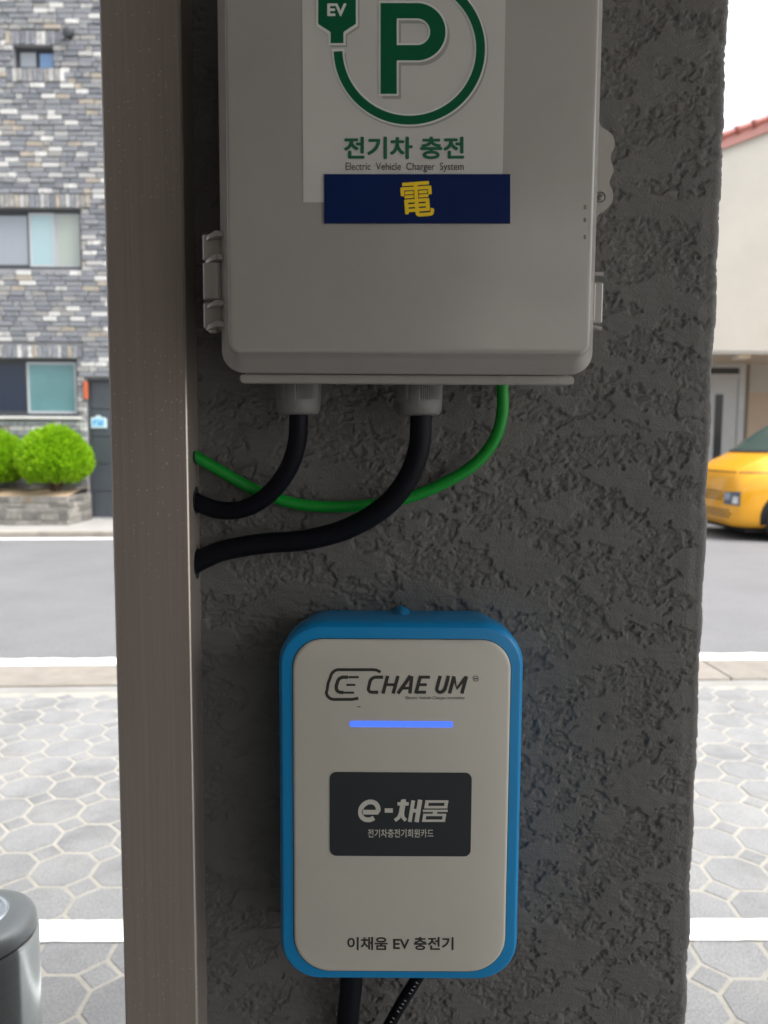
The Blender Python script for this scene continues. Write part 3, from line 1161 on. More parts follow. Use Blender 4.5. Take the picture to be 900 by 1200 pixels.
# emblem
yk = YC - 0.00025
mb = MB()
ribbon(mb, [(446, 787.6), (441, 785.2), (436, 784.8), (400, 784.8)] + arc(397.5, 795, 10.3, -100, -170, 10) + [(384.5, 801), (383.3, 809)] + arc(391.5, 810.5, 9.2, 175, 95, 10) + [(394, 819.6), (413, 819.6), (420, 818.2)], 3.5, yk)
ribbon(mb, [(408, 793.6), (402, 793.6)] + arc(402.5, 800.6, 7, -95, -165, 8) + [(394.2, 803.5)] + arc(399.5, 806, 5.4, 190, 100, 8) + [(402.5, 811.6)], 4.0, yk)
ribbon(mb, [(408.5, 793.6), (420.5, 793.6)], 2.6, yk)
ribbon(mb, [(406, 802.6), (416.5, 802.6)], 2.4, yk)
ribbon(mb, [(402.5, 811.7), (415, 811.7)], 2.6, yk - 0.00005)
mb.build('emblem', M_INK, panel)
# CHAE UM, drawn as slanted strokes
mb = MB()


def sl(x, y):
    return (x + (812 - y) * 0.27, y)


def stroke(pts, w=3.4):
    global yk_
    ribbon(mb, [sl(*p) for p in pts], w * 1.2, yk_)
    yk_ -= 0.00001


yk_ = yk
T, B, Mid = 793.6, 811.2, 802.4
stroke([(444, T), (436, T)] + arc(435.5, 799, 5.4, -95, -180, 8) + arc(435.5, 806, 5.2, 180, 95, 8) + [(436, B), (443, B)], 3.2)
stroke([(449, 792), (449, 812.8)])
stroke([(461, 792), (461, 812.8)])
stroke([(449, Mid), (461, Mid)], 2.8)
stroke([(466.5, 812.8), (473.5, 797), (475.5, 792)])
stroke([(474.0, 793.0), (477.5, 793.0), (480.5, 812.8)])
stroke([(470, 806.5), (479, 806.5)], 2.6)
stroke([(487.5, 792), (487.5, 812.8)])
stroke([(487.5, T), (499, T)], 3)
stroke([(487.5, Mid), (497.5, Mid)], 2.8)
stroke([(487.5, B), (499, B)], 3)
stroke([(510.5, 792), (510.5, 806)] + arc(515.5, 806.5, 4.8, 180, 0, 12) + [(520.3, 806), (520.3, 792)])
stroke([(527, 812.8), (527, 792.5)])
stroke([(527, 793.5), (534, 807), (541, 793.5)], 3.2)
stroke([(541.5, 792.5), (541.5, 812.8)])
mb.build('brand_lettering', M_INK, panel)
text('Electric Vehicle Charger innovation', 475, 815.8, 544.5, 820.6, yk, M_INK, panel, shear=0.2)
mb = MB()
ribbon(mb, arc(557.5, 795.3, 3.0, 0, 360, 20), 0.7, yk)
ribbon(mb, [(555.5, 795.3), (559.5, 795.3)], 1.2, yk - 0.00005)
mb.build('trade_mark', M_INK, panel)
ribbon(MB(), [(419, 828), (422.5, 828.5)], 1.0, yk).build('scuff', M_INK, panel)
# light bar, card, lower lettering
a, b_ = P(409.5, 851.6, YC), P(531, 845.4, YC)
MB().loft([rring(a.x, b_.x, a.z, b_.z, 0.0024, YC - 0.0006, 5), rring(a.x, b_.x, a.z, b_.z, 0.0024, YC + 0.001, 5)]).build('light_bar', M_LED, charger)
a, b_ = P(386.5, 1002.5, YC), P(553, 905.5, YC)
card = MB().loft([rring(a.x + 0.0003, b_.x - 0.0003, a.z + 0.0003, b_.z - 0.0003, 0.0060, YC - 0.0009, 8), rring(a.x, b_.x, a.z, b_.z, 0.0063, YC - 0.0006, 8), rring(a.x, b_.x, a.z, b_.z, 0.0063, YC + 0.001, 8)]).build('reader_card', M_CARD, charger, smooth=40)
yq = YC - 0.0012
mb = MB()
# rounded slanted e


def sl2(x, y):
    return (x + (963 - y) * 0.14, y)


ribbon(mb, [sl2(422.5, 951.8), sl2(441.0, 951.8)] + [sl2(*p) for p in arc(431, 950, 10.3, 0, -180, 18)] + [sl2(*p) for p in arc(431, 950.5, 10.3, 180, 50, 14)], 5.6, yq)
ribbon(mb, [sl2(449, 949.8), sl2(458.5, 949.8)], 5.0, yq)
mb.build('card_initial', M_CARDTXT, card)
mb = MB()
yz = [yq]


def cs(pts, w):
    ribbon(mb, [(x + (963 - y) * 0.165, y) for x, y in pts], w, yz[0])
    yz[0] -= 0.000008


def cbox(x0, x1, y0, y1, w):
    cs([(x0, y0 + w / 2), (x1, y0 + w / 2)], w)
    cs([(x0, y1 - w / 2), (x1, y1 - w / 2)], w)
    cs([(x0 + w * 0.7, y0 + 0.4), (x0 + w * 0.7, y1 - 0.4)], w * 1.35)
    cs([(x1 - w * 0.7, y0 + 0.4), (x1 - w * 0.7, y1 - 0.4)], w * 1.35)


cs([(466.5, 938), (471.5, 938)], 2.6)
cs([(462.3, 942), (475.5, 942)], 4.0)
cs([(468.8, 938), (468.8, 955)], 6.2)
cs([(468, 952), (466.5, 958), (462.5, 961.5)], 4.2)
cs([(469.5, 952), (471.5, 958), (475.5, 961.5)], 4.2)
cs([(480.2, 938), (480.2, 963.2)], 4.4)
cs([(488.2, 937.2), (488.2, 963.4)], 5.2)
cs([(480.2, 950), (488.2, 950)], 4.2)
cbox(494.5, 521.5, 937.8, 947.4, 3.0)
cs([(493.5, 950.2), (522.5, 950.2)], 2.7)
cs([(508, 950), (508, 955)], 5.0)
cbox(494.5, 521.5, 953.6, 963.2, 2.8)
mb.build('card_lettering', M_CARDTXT, card)
text('전기차충전기회원카드', 431, 971.5, 508, 981.5, yq, M_CARDTXT, card, fat=0.12)
text('이채움 EV 충전기', 407, 1098, 531.5, 1113.5, yk, M_INK, panel, fat=0.4)

# cables leaving the charger downwards
c4 = MB().tube([P(412, 1130, 0.745), P(411, 1160, 0.748), P(407, 1200, 0.752), P(399, 1300, 0.755), P(380, 1500, 0.755), P(340, 1750, 0.757)], 0.0115, 18).build('charging_lead', M_CABLE, None, smooth=60)
tag(c4, 'thick black lead hanging straight down from under the charger', 'cable')
c5 = MB().tube([P(500, 1128, 0.742), P(487, 1149, 0.745), P(457, 1200, 0.748), P(420, 1280, 0.750), P(395, 1420, 0.735), P(390, 1600, 0.735), P(345, 1800, 0.74)], 0.0062, 16).build('supply_lead', M_CABLE, None, smooth=60)
tag(c5, 'thin black lead with white print slanting away under the charger', 'cable')
mb = MB()
rp = random.Random(2)
for k in range(13):
    f = k / 12
    if k in (4, 9):
        continue
    cx_, cy_ = 489 - 33 * f, 1152 + 50 * f
    ribbon(mb, [(cx_ - 1.6, cy_ - rp.uniform(0.2, 1.2)), (cx_ + 1.0, cy_ + rp.uniform(0.2, 1.0))], 1.1, 0.7372)
mb.build('cable_print', M_CABLETXT, c5)

# ================================================================== BRICK BUILDING ACROSS THE ROAD
YW = 13.5
stops = [(0.0, (0.175, 0.187, 0.21)), (0.14, (0.22, 0.232, 0.255)), (0.42, (0.245, 0.255, 0.27)), (0.64, (0.295, 0.292, 0.285)), (0.74, (0.35, 0.315, 0.27)), (0.81, (0.42, 0.42, 0.418)), (0.90, (0.54, 0.54, 0.53))]
M_BRICK = ramp_mat('old_brick', stops, vscale=14)
M_BRICK_I = ramp_mat('old_brick_far', stops, island=True, vscale=14)
M_MORTAR = mat('brick_mortar', (0.25, 0.255, 0.265), 0.95, var=0.12, vscale=6)
M_FRAME = mat('window_frame_dark', (0.045, 0.05, 0.058), 0.5)
M_SASH = mat('window_sash_white', (0.40, 0.43, 0.45), 0.45)
M_FROST = mat('window_frosted', (0.29, 0.32, 0.36), 0.25, spec=0.6)
M_FROSTB = mat('window_bluish', (0.32, 0.45, 0.48), 0.22, spec=0.6)
M_FROSTG = mat('window_greenish', (0.36, 0.40, 0.37), 0.28, spec=0.6)
M_TEAL = mat('window_teal', (0.12, 0.25, 0.27), 0.08, spec=0.9, var=0.12, vscale=1.5)
M_NAVYGL = mat('window_dark', (0.025, 0.035, 0.06), 0.1, spec=0.7)
M_SKYGL = mat('window_sky', (0.14, 0.27, 0.50), 0.1, spec=0.9)
bw_x0, bw_x1, bw_z1 = -9.5, 1.6, 10.6
bld = thing('brick_building', 'grey old brick building with dark framed windows across the road', 'building', ((bw_x0 + bw_x1) / 2, YW, 0))


def wr(px0, px1, py0, py1, Y=YW):
    return P(px0, (py0 + py1) / 2, Y).x, P(px1, (py0 + py1) / 2, Y).x, P(50, py1, Y).z, P(50, py0, Y).z


W1 = wr(16.5, 63.5, 54, 80.5)
W2 = wr(-62, 95.5, 244, 315.5)
W3 = wr(-62, 91.5, 420, 488)
GT = wr(103.5, 170, 443, 606)
openings = [W1, W2, W3, GT]
# extra windows further along the wall, the same rhythm
W5 = (-3.3, -1.3, W2[2], W2[3])
W6 = (-3.3, -1.3, W3[2], W3[3])
openings += [W5, W6]
# backing wall tiled round the openings
xs = sorted({bw_x0, bw_x1, *[o_[0] for o_ in openings], *[o_[1] for o_ in openings]})
zs = sorted({0.0, bw_z1, *[max(0, o_[2]) for o_ in openings], *[o_[3] for o_ in openings]})
mb = MB()
for i in range(len(xs) - 1):
    for j in range(len(zs) - 1):
        cx, cz = (xs[i] + xs[i + 1]) / 2, (zs[j] + zs[j + 1]) / 2
        if any(o_[0] < cx < o_[1] and o_[2] < cz < o_[3] for o_ in openings):
            continue
        mb.add([(xs[i], YW, zs[j]), (xs[i + 1], YW, zs[j]), (xs[i + 1], YW, zs[j + 1]), (xs[i], YW, zs[j + 1])], [(0, 1, 2, 3)])
for (a0, a1, b0, b1) in openings:
    mb.add([(x, y, z) for y in (YW, YW + 0.25) for x, z in ((a0, b0), (a1, b0), (a1, b1), (a0, b1))], [(0, 1, 5, 4), (1, 2, 6, 5), (2, 3, 7, 6), (3, 0, 4, 7)])
mb.box(bw_x0, bw_x1, YW + 0.30, YW + 8, 0, bw_z1)
mb.build('wall', M_MORTAR, bld)
# bricks
ROW, JT = 0.0855, 0.013
rb = random.Random(3)
bricks = []
soldier = []
for (a0, a1, b0, b1), up in ((W1, 1), (W1, 0), (W2, 1), (W3, 1), (W5, 1), (W6, 1)):
    z0, z1 = (b1 + 0.012, b1 + 0.215) if up else (b0 - 0.215, b0 - 0.012)
    x = a0 - 0.12
    zone = (a0 - 0.12, a1 + 0.12, z0, z1)
    soldier.append(zone)
    while x < a1 + 0.10:
        w = rb.uniform(0.068, 0.080)
        bricks.append((x, x + w, z0 + rb.uniform(-.006, .006), z1 + rb.uniform(-.006, .006)))
        x += w + JT
blockers = openings + soldier
z = 0.06
r = 0
while z < bw_z1:
    x = bw_x0 + rb.uniform(-0.2, 0)
    while x < bw_x1:
        w = rb.choice((0.235, 0.235, 0.25, 0.21, 0.12, 0.29))
        x0_, x1_ = x, min(x + w, bw_x1)
        segs = [(x0_, x1_)]
        for (a0, a1, b0, b1) in blockers:
            if z + ROW - JT > b0 - 0.004 and z < b1 + 0.004:
                ns = []
                for s0, s1 in segs:
                    if s1 <= a0 - 0.006 or s0 >= a1 + 0.006:
                        ns.append((s0, s1))
                    else:
                        if s0 < a0 - 0.03:
                            ns.append((s0, a0 - 0.008))
                        if s1 > a1 + 0.03:
                            ns.append((a1 + 0.008, s1))
                segs = ns
        for s0, s1 in segs:
            if s1 - s0 > 0.025:
                bricks.append((s0, s1, z + rb.uniform(-.003, .003), z + ROW - JT + rb.uniform(-.003, .003)))
        x += w + JT
    z += ROW
    r += 1
scored = []
for b in bricks:
    q = pix(((b[0] + b[1]) / 2, YW, (b[2] + b[3]) / 2))
    vis = -4 < q[0] < 126 and -4 < q[1] < 604
    scored.append((not vis, -min((b[1] - b[0]) * (b[3] - b[2]), 9), b))
scored.sort()
unit = MB().bbox(-0.5, 0.5, -0.5, 0.5, -0.5, 0.5, 0.05).build('x', M_BRICK)
unit_me = unit.data
bpy.data.objects.remove(unit)
far = MB()
for i, (nv_, ar, b) in enumerate(scored):
    d = 0.035 + rb.uniform(-0.010, 0.012)
    if i < 300 and not nv_:
        o = link('brick', unit_me, None, bld, ((b[0] + b[1]) / 2, YW - d / 2 + 0.012, (b[2] + b[3]) / 2))
        o.scale = (b[1] - b[0], d + 0.024, b[3] - b[2])
    else:
        far.box(b[0], b[1], YW - d, YW + 0.02, b[2], b[3])
fo = far.build('brickwork', M_BRICK_I, bld)
fo['kind'] = 'stuff'


def window(rect, panes, name='window', fr=0.055, s=0.04, rec=0.07):
    """panes: (fraction0, fraction1, material, sash material or None)"""
    x0, x1, z0, z1 = rect
    y = YW + rec
    mb = MB()
    mb.box(x0 - 0.001, x1 + 0.001, y, y + 0.08, z1 - fr, z1 + 0.001)
    mb.box(x0 - 0.001, x1 + 0.001, y, y + 0.08, z0 - 0.001, z0 + fr)
    mb.box(x0 - 0.001, x0 + fr, y, y + 0.08, z0 + fr, z1 - fr)
    mb.box(x1 - fr, x1 + 0.001, y, y + 0.08, z0 + fr, z1 - fr)
    w = mb.build(name, M_FRAME, bld)
    for k, (f0, f1, m, sm_) in enumerate(panes):
        a, b = x0 + fr + (x1 - x0 - 2 * fr) * f0, x0 + fr + (x1 - x0 - 2 * fr) * f1
        yy = y + 0.012 + 0.028 * (k % 2)
        sb = MB()
        sb.box(a, b, yy, yy + 0.025, z1 - fr - s, z1 - fr + 0.004)
        sb.box(a, b, yy, yy + 0.025, z0 + fr - 0.004, z0 + fr + s)
        sb.box(a, a + s, yy, yy + 0.025, z0 + fr + s, z1 - fr - s)
        sb.box(b - s, b, yy, yy + 0.025, z0 + fr + s, z1 - fr - s)
        sb.build('sash', sm_ or M_FRAME, w)
        MB().box(a + s - 0.003, b - s + 0.003, yy + 0.008, yy + 0.014, z0 + fr + s - 0.003, z1 - fr - s + 0.003).build('pane', m, w)
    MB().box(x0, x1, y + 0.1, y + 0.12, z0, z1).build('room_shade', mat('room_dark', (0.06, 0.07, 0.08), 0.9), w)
    return w


window(W1, [(0, 0.53, M_FROST, None), (0.53, 1.0, M_SKYGL, None)], fr=0.04, s=0.025)
window(W2, [(0, 0.3, M_FROST, None), (0.3, 0.60, M_FROST, None), (0.60, 0.80, M_FROSTB, M_SASH), (0.80, 1.0, M_FROSTG, M_SASH)])
window(W3, [(0, 0.3, M_NAVYGL, None), (0.3, 0.60, M_NAVYGL, None), (0.60, 1.0, M_TEAL, M_SASH)])
window(W5, [(0, 0.5, M_FROST, M_SASH), (0.5, 1.0, M_FROSTB, M_SASH)])
window(W6, [(0, 0.5, M_NAVYGL, None), (0.5, 1.0, M_TEAL, M_SASH)])
MB().bbox(W3[0] - 0.02, W3[1] + 0.06, YW - 0.07, YW + 0.07, W3[2] - 0.05, W3[2] - 0.003, 0.006).build('window_sill', mat('sill_stone', (0.62, 0.61, 0.60), 0.7), bld)
vp = P(82.5, 42, YW)
v_ = MB().lathe((vp.x, YW + 0.02, vp.z), (0, -1, 0), [(0, 0.075), (0.10, 0.075), (0.13, 0.085), (0.17, 0.075), (0.185, 0.04)], 20)
v_.build('vent_cap', M_FRAME, bld, smooth=40)
# dark panelled gate
gx0, gx1, gz0, gz1 = GT
gate = MB()
gate.box(gx0 - 0.001, gx0 + 0.05, YW + 0.02, YW + 0.12, 0.05, gz1)
gate.box(gx1 - 0.05, gx1 + 0.001, YW + 0.02, YW + 0.12, 0.05, gz1)
gate.box(gx0 + 0.05, gx1 - 0.05, YW + 0.02, YW + 0.12, gz1 - 0.05, gz1 + 0.001)
M_GATE = mat('gate_charcoal', (0.055, 0.065, 0.078), 0.45, var=0.1, vscale=3)
gate = gate.build('gate', M_FRAME, bld)
npn = 5
for k in range(npn):
    za = 0.06 + (gz1 - 0.05 - 0.06) * k / npn
    zb_ = 0.06 + (gz1 - 0.05 - 0.06) * (k + 1) / npn
    MB().bbox(gx0 + 0.052, gx1 - 0.052, YW + 0.05, YW + 0.10, za + 0.005, zb_ - 0.005, 0.005).build('gate_panel', M_GATE, gate)
# house number plate and a small red plate beside the gate
q0, q1 = P(106, 501.5, YW + 0.03), P(124.5, 487, YW + 0.03)
pl = thing('house_number_plate', 'small pale blue arched house number plate on the charcoal gate', 'sign', ((q0.x + q1.x) / 2, YW + 0.045, q0.z))
w_, h_ = q1.x - q0.x, q1.z - q0.z
shape = [(0, 0), (1, 0), (1, 0.72), (0.92, 0.82), (0.70, 0.84), (0.6, 1.0), (0.4, 1.0), (0.3, 0.84), (0.08, 0.82), (0, 0.72)]
MB().loft([[Vector((q0.x + a * w_, y, q0.z + b * h_)) for a, b in shape] for y in (YW + 0.030, YW + 0.05)]).build('plate', mat('plate_white', (0.62, 0.72, 0.78), 0.4), pl)
MB().loft([[Vector((q0.x + (0.5 + (a - 0.5) * 0.80) * w_, y, q0.z + (0.45 + (b - 0.45) * 0.78) * h_)) for a, b in shape] for y in (YW + 0.027, YW + 0.031)]).build('plate_field', mat('plate_blue', (0.30, 0.56, 0.72), 0.4), pl)
mb = MB()
for (a0, a1, b0, b1) in ((0.20, 0.30, 0.30, 0.62), (0.30, 0.44, 0.52, 0.62), (0.48, 0.58, 0.22, 0.56), (0.58, 0.74, 0.22, 0.34), (0.66, 0.78, 0.34, 0.62)):
    mb.box(q0.x + a0 * w_, q0.x + a1 * w_, YW + 0.025, YW + 0.0275, q0.z + b0 * h_, q0.z + b1 * h_)
mb.build('number_marks', mat('plate_ink', (0.03, 0.25, 0.55), 0.4), pl)
q0, q1 = P(98.3, 467.5, YW - 0.06), P(102.2, 447, YW - 0.06)
o = MB().bbox(q0.x, q1.x, YW - 0.075, YW - 0.03, q0.z, q1.z, 0.006).build('wall_plate', mat('plate_orange', (0.50, 0.11, 0.04), 0.5))
tag(o, 'narrow orange upright plate on the bricks beside the charcoal gate', 'sign')

# stone planter
YPL = 12.35
XPC = P(79, 600, YPL).x
planter = thing('stone_planter', 'low planter of grey stacked stones against the brick building', 'planter', (-6.5, 12.9, 0.055))
M_STONE = ramp_mat('planter_stone', [(0.0, (0.14, 0.135, 0.125)), (0.25, (0.19, 0.182, 0.167)), (0.5, (0.23, 0.222, 0.20)), (0.72, (0.22, 0.18, 0.135)), (0.86, (0.29, 0.28, 0.255))], vscale=12)
M_PMORT = mat('planter_mortar', (0.20, 0.19, 0.17), 0.95, var=0.15, vscale=10)
HPL = 0.53
mb = MB()
mb.box(-8.6, XPC - 0.03, YPL + 0.03, YPL + 0.16, 0.04, HPL - 0.01)
mb.box(XPC - 0.16, XPC - 0.03, YPL + 0.16, YW - 0.05, 0.04, HPL - 0.01)
mb.build('planter_core', M_PMORT, planter)
rs = random.Random(11)


def stone_run(p0, dirv, length, nrm, z0, z1):
    z = z0
    row = 0
    while z < z1 - 0.03:
        hgt = min(rs.choice((0.075, 0.09, 0.11)), z1 - z)
        t = 0.0
        while t < length - 0.02:
            w = min(rs.uniform(0.16, 0.42), length - t)
            if length - t - w < 0.1:
                w = length - t
            pr = rs.uniform(0.0, 0.022)
            mb = MB()
            a = Vector(p0) + Vector(dirv) * (t + 0.006)
            b = Vector(p0) + Vector(dirv) * (t + w - 0.006)
            n = Vector(nrm)
            za, zc = z + 0.006, z + hgt - 0.006
            j = lambda s=0.008: rs.uniform(-s, s)
            ins = [a - n * 0.05, b - n * 0.05, b - n * 0.05, a - n * 0.05]
            D = Vector(dirv)
            inner = [Vector((p.x, p.y, zz)) for p, zz in zip(ins, (za, za, zc, zc))]
            mid = [Vector((p.x, p.y, zz)) + n * (0.05 + pr - 0.008) for p, zz in zip(ins, (za, za, zc, zc))]
            cc = (a + b) / 2
            fr_ = []
            for p, zz, sx, sz in ((a, za, 1, 1), (b, za, -1, 1), (b, zc, -1, -1), (a, zc, 1, -1)):
                q = p + D * sx * 0.010 + n * (pr + j(0.004))
                fr_.append(Vector((q.x, q.y, zz + sz * 0.009 + j(0.003))))
            mb.loft([inner, mid, fr_])
            mb.build('stone', M_STONE, planter)
            t += w
        z += hgt
        row += 1


stone_run((-8.2, YPL + 0.03, 0), (1, 0, 0), XPC + 8.2, (0, -1, 0), 0.05, HPL)
stone_run((XPC - 0.03, YPL + 0.055, 0), (0, 1, 0), YW - 0.06 - YPL - 0.055, (1, 0, 0), 0.05, HPL)
soil = MB()
vs, fs = [], []
nx_, ny_ = 40, 12
for i in range(nx_ + 1):
    for j in range(ny_ + 1):
        x = -8.6 + (XPC - 0.05 + 8.6) * i / nx_
        y = YPL + 0.10 + (YW - 0.03 - YPL - 0.10) * j / ny_
        vs.append((x, y, HPL - 0.03 + 0.10 * math.sin(math.pi * j / ny_ * 0.75) + 0.012 * math.sin(x * 9 + y * 5)))
for i in range(nx_):
    for j in range(ny_):
        a = i * (ny_ + 1) + j
        fs.append((a, a + 1, a + ny_ + 2, a + ny_ + 1))
soil.add(vs, fs)
soil.build('soil', mat('planter_soil', (0.46, 0.33, 0.22), 0.95, var=0.15, vscale=9, bump=0.5, bscale=40), planter, smooth=60)


# clipped conifers
def leaf_mat():
    m = bpy.data.materials.new('conifer_leaf')
    m.use_nodes = True
    nt = m.node_tree
    b = nt.nodes['Principled BSDF']
    b.inputs['Roughness'].default_value = 0.55
    b.inputs['Specular IOR Level'].default_value = 0.3
    g = nt.nodes.new('ShaderNodeNewGeometry')
    r = nt.nodes.new('ShaderNodeValToRGB')
    r.color_ramp.elements[0].color = (0.15, 0.35, 0.006, 1)
    r.color_ramp.elements[1].color = (0.38, 0.62, 0.02, 1)
    nt.links.new(g.outputs['Random Per Island'], r.inputs[0])
    nt.links.new(r.outputs[0], b.inputs['Base Color'])
    tr = nt.nodes.new('ShaderNodeBsdfTranslucent')
    nt.links.new(r.outputs[0], tr.inputs['Color'])
    ms = nt.nodes.new('ShaderNodeMixShader')
    ms.inputs[0].default_value = 0.5
    nt.links.new(b.outputs[0], ms.inputs[1])
    nt.links.new(tr.outputs[0], ms.inputs[2])
    nt.links.new(ms.outputs[0], nt.nodes['Material Output'].inputs[0])
    return m


M_LEAF = leaf_mat()
M_BARK = mat('conifer_bark', (0.075, 0.05, 0.035), 0.9, var=0.3, vscale=30, bump=0.6, bscale=60)


def bush(cx, cy, z0, rx, hgt, seed, label):
    rg = random.Random(seed)
    t = thing('globe_conifer', label, 'bush', (cx, cy, z0), group='clipped conifers in the planter')
    zc = z0 + hgt * 0.52
    mb = MB()
    for k in range(5):
        a = 2 * math.pi * k / 5 + rg.uniform(-.3, .3)
        mb.tube([(cx + 0.02 * math.cos(a), cy + 0.02 * math.sin(a), z0 - 0.06), (cx + 0.06 * math.cos(a), cy + 0.06 * math.sin(a), z0 + 0.10), (cx + 0.26 * math.cos(a), cy + 0.26 * math.sin(a), z0 + 0.42), (cx + 0.36 * math.cos(a), cy + 0.36 * math.sin(a), z0 + 0.70)], lambda u: 0.042 * (1 - 0.75 * u), 8, sub=4)
    mb.tube([(cx, cy, z0 - 0.08), (cx, cy, z0 + 0.14), (cx + 0.02, cy, z0 + 0.30)], lambda u: 0.085 - 0.03 * u, 10)
    mb.build('trunk', M_BARK, t, smooth=50)
    mb = MB()
    lob = [(Vector((rg.gauss(0, 1), rg.gauss(0, 1), rg.gauss(0, 1))).normalized(), rg.uniform(0.03, 0.10)) for _ in range(38)]
    vs, fs = [], []
    n = 15000
    for i in range(n):
        d = Vector((rg.gauss(0, 1), rg.gauss(0, 1), rg.gauss(0, 1))).normalized()
        if d.z < -0.80:
            continue
        k = 1.0
        for l, s in lob:
            k += s * max(0, d.dot(l) - 0.80) * 5 * 0.30
        k -= 0.05
        rad_ = (rg.random() ** 0.24) * k
        hz = hgt * 0.56 if d.z > 0 else hgt * 0.42
        # flatter, wider below like the clipped dome in the photograph
        p = Vector((cx + d.x * rx * rad_, cy + d.y * rx * rad_, zc + d.z * hz * rad_))
        up = (Vector((d.x * 0.9, d.y * 0.9, 0.75 + 0.4 * d.z)) + Vector((rg.gauss(0, .30), rg.gauss(0, .30), rg.gauss(0, .25)))).normalized()
        s = Vector((rg.gauss(0, 1), rg.gauss(0, 1), rg.gauss(0, 1)))
        s = (s - up * s.dot(up)).normalized()
        L, W = rg.uniform(0.045, 0.085), rg.uniform(0.010, 0.019)
        o = len(vs)
        vs += [p - s * W * 0.5, p + s * W * 0.5, p + up * L * 0.6 + s * W, p + up * L, p + up * L * 0.6 - s * W]
        fs.append((o, o + 1, o + 2, o + 3, o + 4))
    me = bpy.data.meshes.new('foliage')
    base = Vector(t.location)
    me.from_pydata([tuple(p - base) for p in vs], [], fs)
    me.materials.append(M_LEAF)
    o = bpy.data.objects.new('foliage', me)
    C.objects.link(o)
    o.parent = t
    return t


b1 = P(65, 578, 12.85)
bush(b1.x, 12.85, 0.51, 0.60, 1.05, 5, 'bright green globe conifer on a bare trunk near the planter corner')
b2 = P(-12, 578, 12.95)
bush(b2.x, 12.95, 0.51, 0.60, 1.03, 8, 'bright green globe conifer further along the planter from its corner')

# ================================================================== CREAM HOUSE
YH, YR = 14.8, 16.8
house = thing('cream_house', 'cream rendered gable house with red tiled verge and recessed entrance', 'house', (9, YH, 0))
M_CREAM = mat('cream_render', (0.43, 0.42, 0.385), 0.85, var=0.05, vscale=1.3, bump=0.25, bscale=40)
M_TAN = mat('tan_render', (0.44, 0.35, 0.26), 0.85, var=0.05, vscale=2)
M_TILE = mat('red_roof_tile', (0.32, 0.10, 0.08), 0.6, var=0.15, vscale=4, rnd=0.10)
M_FASCIA = mat('red_fascia', (0.36, 0.17, 0.15), 0.65, var=0.08, vscale=3)
va, vb = P(845, 176, YH), P(900, 155, YH)     # lower edge of the verge
sl_ = (vb.z - va.z) / (vb.x - va.x)
hx0_, hx1_, hr = 3.6, 15.4, 9.5


def roofz(x):
    return va.z + sl_ * (x - va.x) if x <= hr else va.z + sl_ * (2 * hr - x - va.x)


zso = P(870, 411, YH).z
mb = MB()
pts = [(hx0_, zso), (hx1_, zso), (hx1_, roofz(hx1_)), (hr, roofz(hr)), (hx0_, roofz(hx0_))]
mb.loft([[Vector((x, y, z)) for x, z in pts] for y in (YH, YH + 7.5)])
mb.build('wall', M_CREAM, house)
# recessed ground floor
zdt = P(850, 425.5, YR).z
xd1 = P(869.5, 470, YR).x
xd0 = xd1 - 1.25
xr_post = xd1
ztan = P(885, 460, YR).z
mb = MB()
mb.box(hx0_, xd0 - 0.06, YR, YR + 0.3, -0.1, zso - 0.002)
mb.box(xd1 + 0.06, hx1_, YR, YR + 0.3, ztan, zso - 0.002)
mb.box(xd0 - 0.06, xd1 + 0.06, YR, YR + 0.3, zdt + 0.06, zso - 0.002)
mb.build('entrance_wall', M_CREAM, house)
MB().box(xd1 + 0.06, hx1_, YR - 0.012, YR + 0.3, -0.1, ztan - 0.002).build('wainscot', M_TAN, house)
MB().box(hx0_ + 0.02, hx1_ - 0.02, YH + 0.05, YR - 0.002, zso - 0.045, zso - 0.003).build('soffit', mat('soffit_tan', (0.50, 0.43, 0.34), 0.8), house)
MB().bbox(hx0_ - 0.02, hx1_ + 0.02, YH - 0.03, YH + 0.045, zso - 0.075, zso + 0.012, 0.008).build('drip_edge', mat('drip_grey', (0.24, 0.235, 0.22), 0.7), house)
q0, q1 = P(863, 414.5, YH + 0.25), P(879, 411.5, YH + 0.25)
MB().bbox(q0.x, q1.x, YH + 0.2, YH + 0.5, zso - 0.115, zso - 0.044, 0.01).build('soffit_lamp', mat('lamp_opal', (0.75, 0.73, 0.66), 0.4), house)
MB().box(hx0_, hx0_ + 0.35, YH + 0.06, YR, -0.1, zso - 0.05).build('corner_pier', M_CREAM, house)
M_DOOR = mat('door_silver', (0.42, 0.44, 0.45), 0.4, metal=0.15, var=0.05, vscale=3)
M_DGL = mat('door_glass', (0.05, 0.06, 0.06), 0.15)
door = MB()
door.box(xd1 - 0.09, xd1 + 0.055, YR - 0.03, YR + 0.06, 0.3, zdt + 0.05)
door.box(xd0 - 0.055, xd0 + 0.09, YR - 0.03, YR + 0.06, 0.3, zdt + 0.05)
ztr0, ztr1 = P(850, 438.5, YR).z, P(850, 431, YR).z
door.box(xd0 + 0.09, xd1 - 0.09, YR - 0.03, YR + 0.06, ztr1, zdt + 0.05)
door.box(xd0 + 0.09, xd1 - 0.09, YR - 0.03, YR + 0.06, ztr0 - 0.07, ztr0)
door = door.build('door', M_DOOR, house)
MB().box(xd0 + 0.09, xd1 - 0.09, YR + 0.0, YR + 0.02, ztr0, ztr1).build('transom_glass', M_DGL, door)
MB().bbox(xd0 + 0.095, xd1 - 0.095, YR - 0.005, YR + 0.04, 0.32, ztr0 - 0.075, 0.004).build('door_leaf', M_DOOR, door)
gxa, gxb = P(836.5, 500, YR).x, P(846.0, 500, YR).x
MB().box(gxa, gxb, YR - 0.010, YR + 0.0, 0.75, P(842, 462, YR).z).build('glass_strip', M_DGL, door)
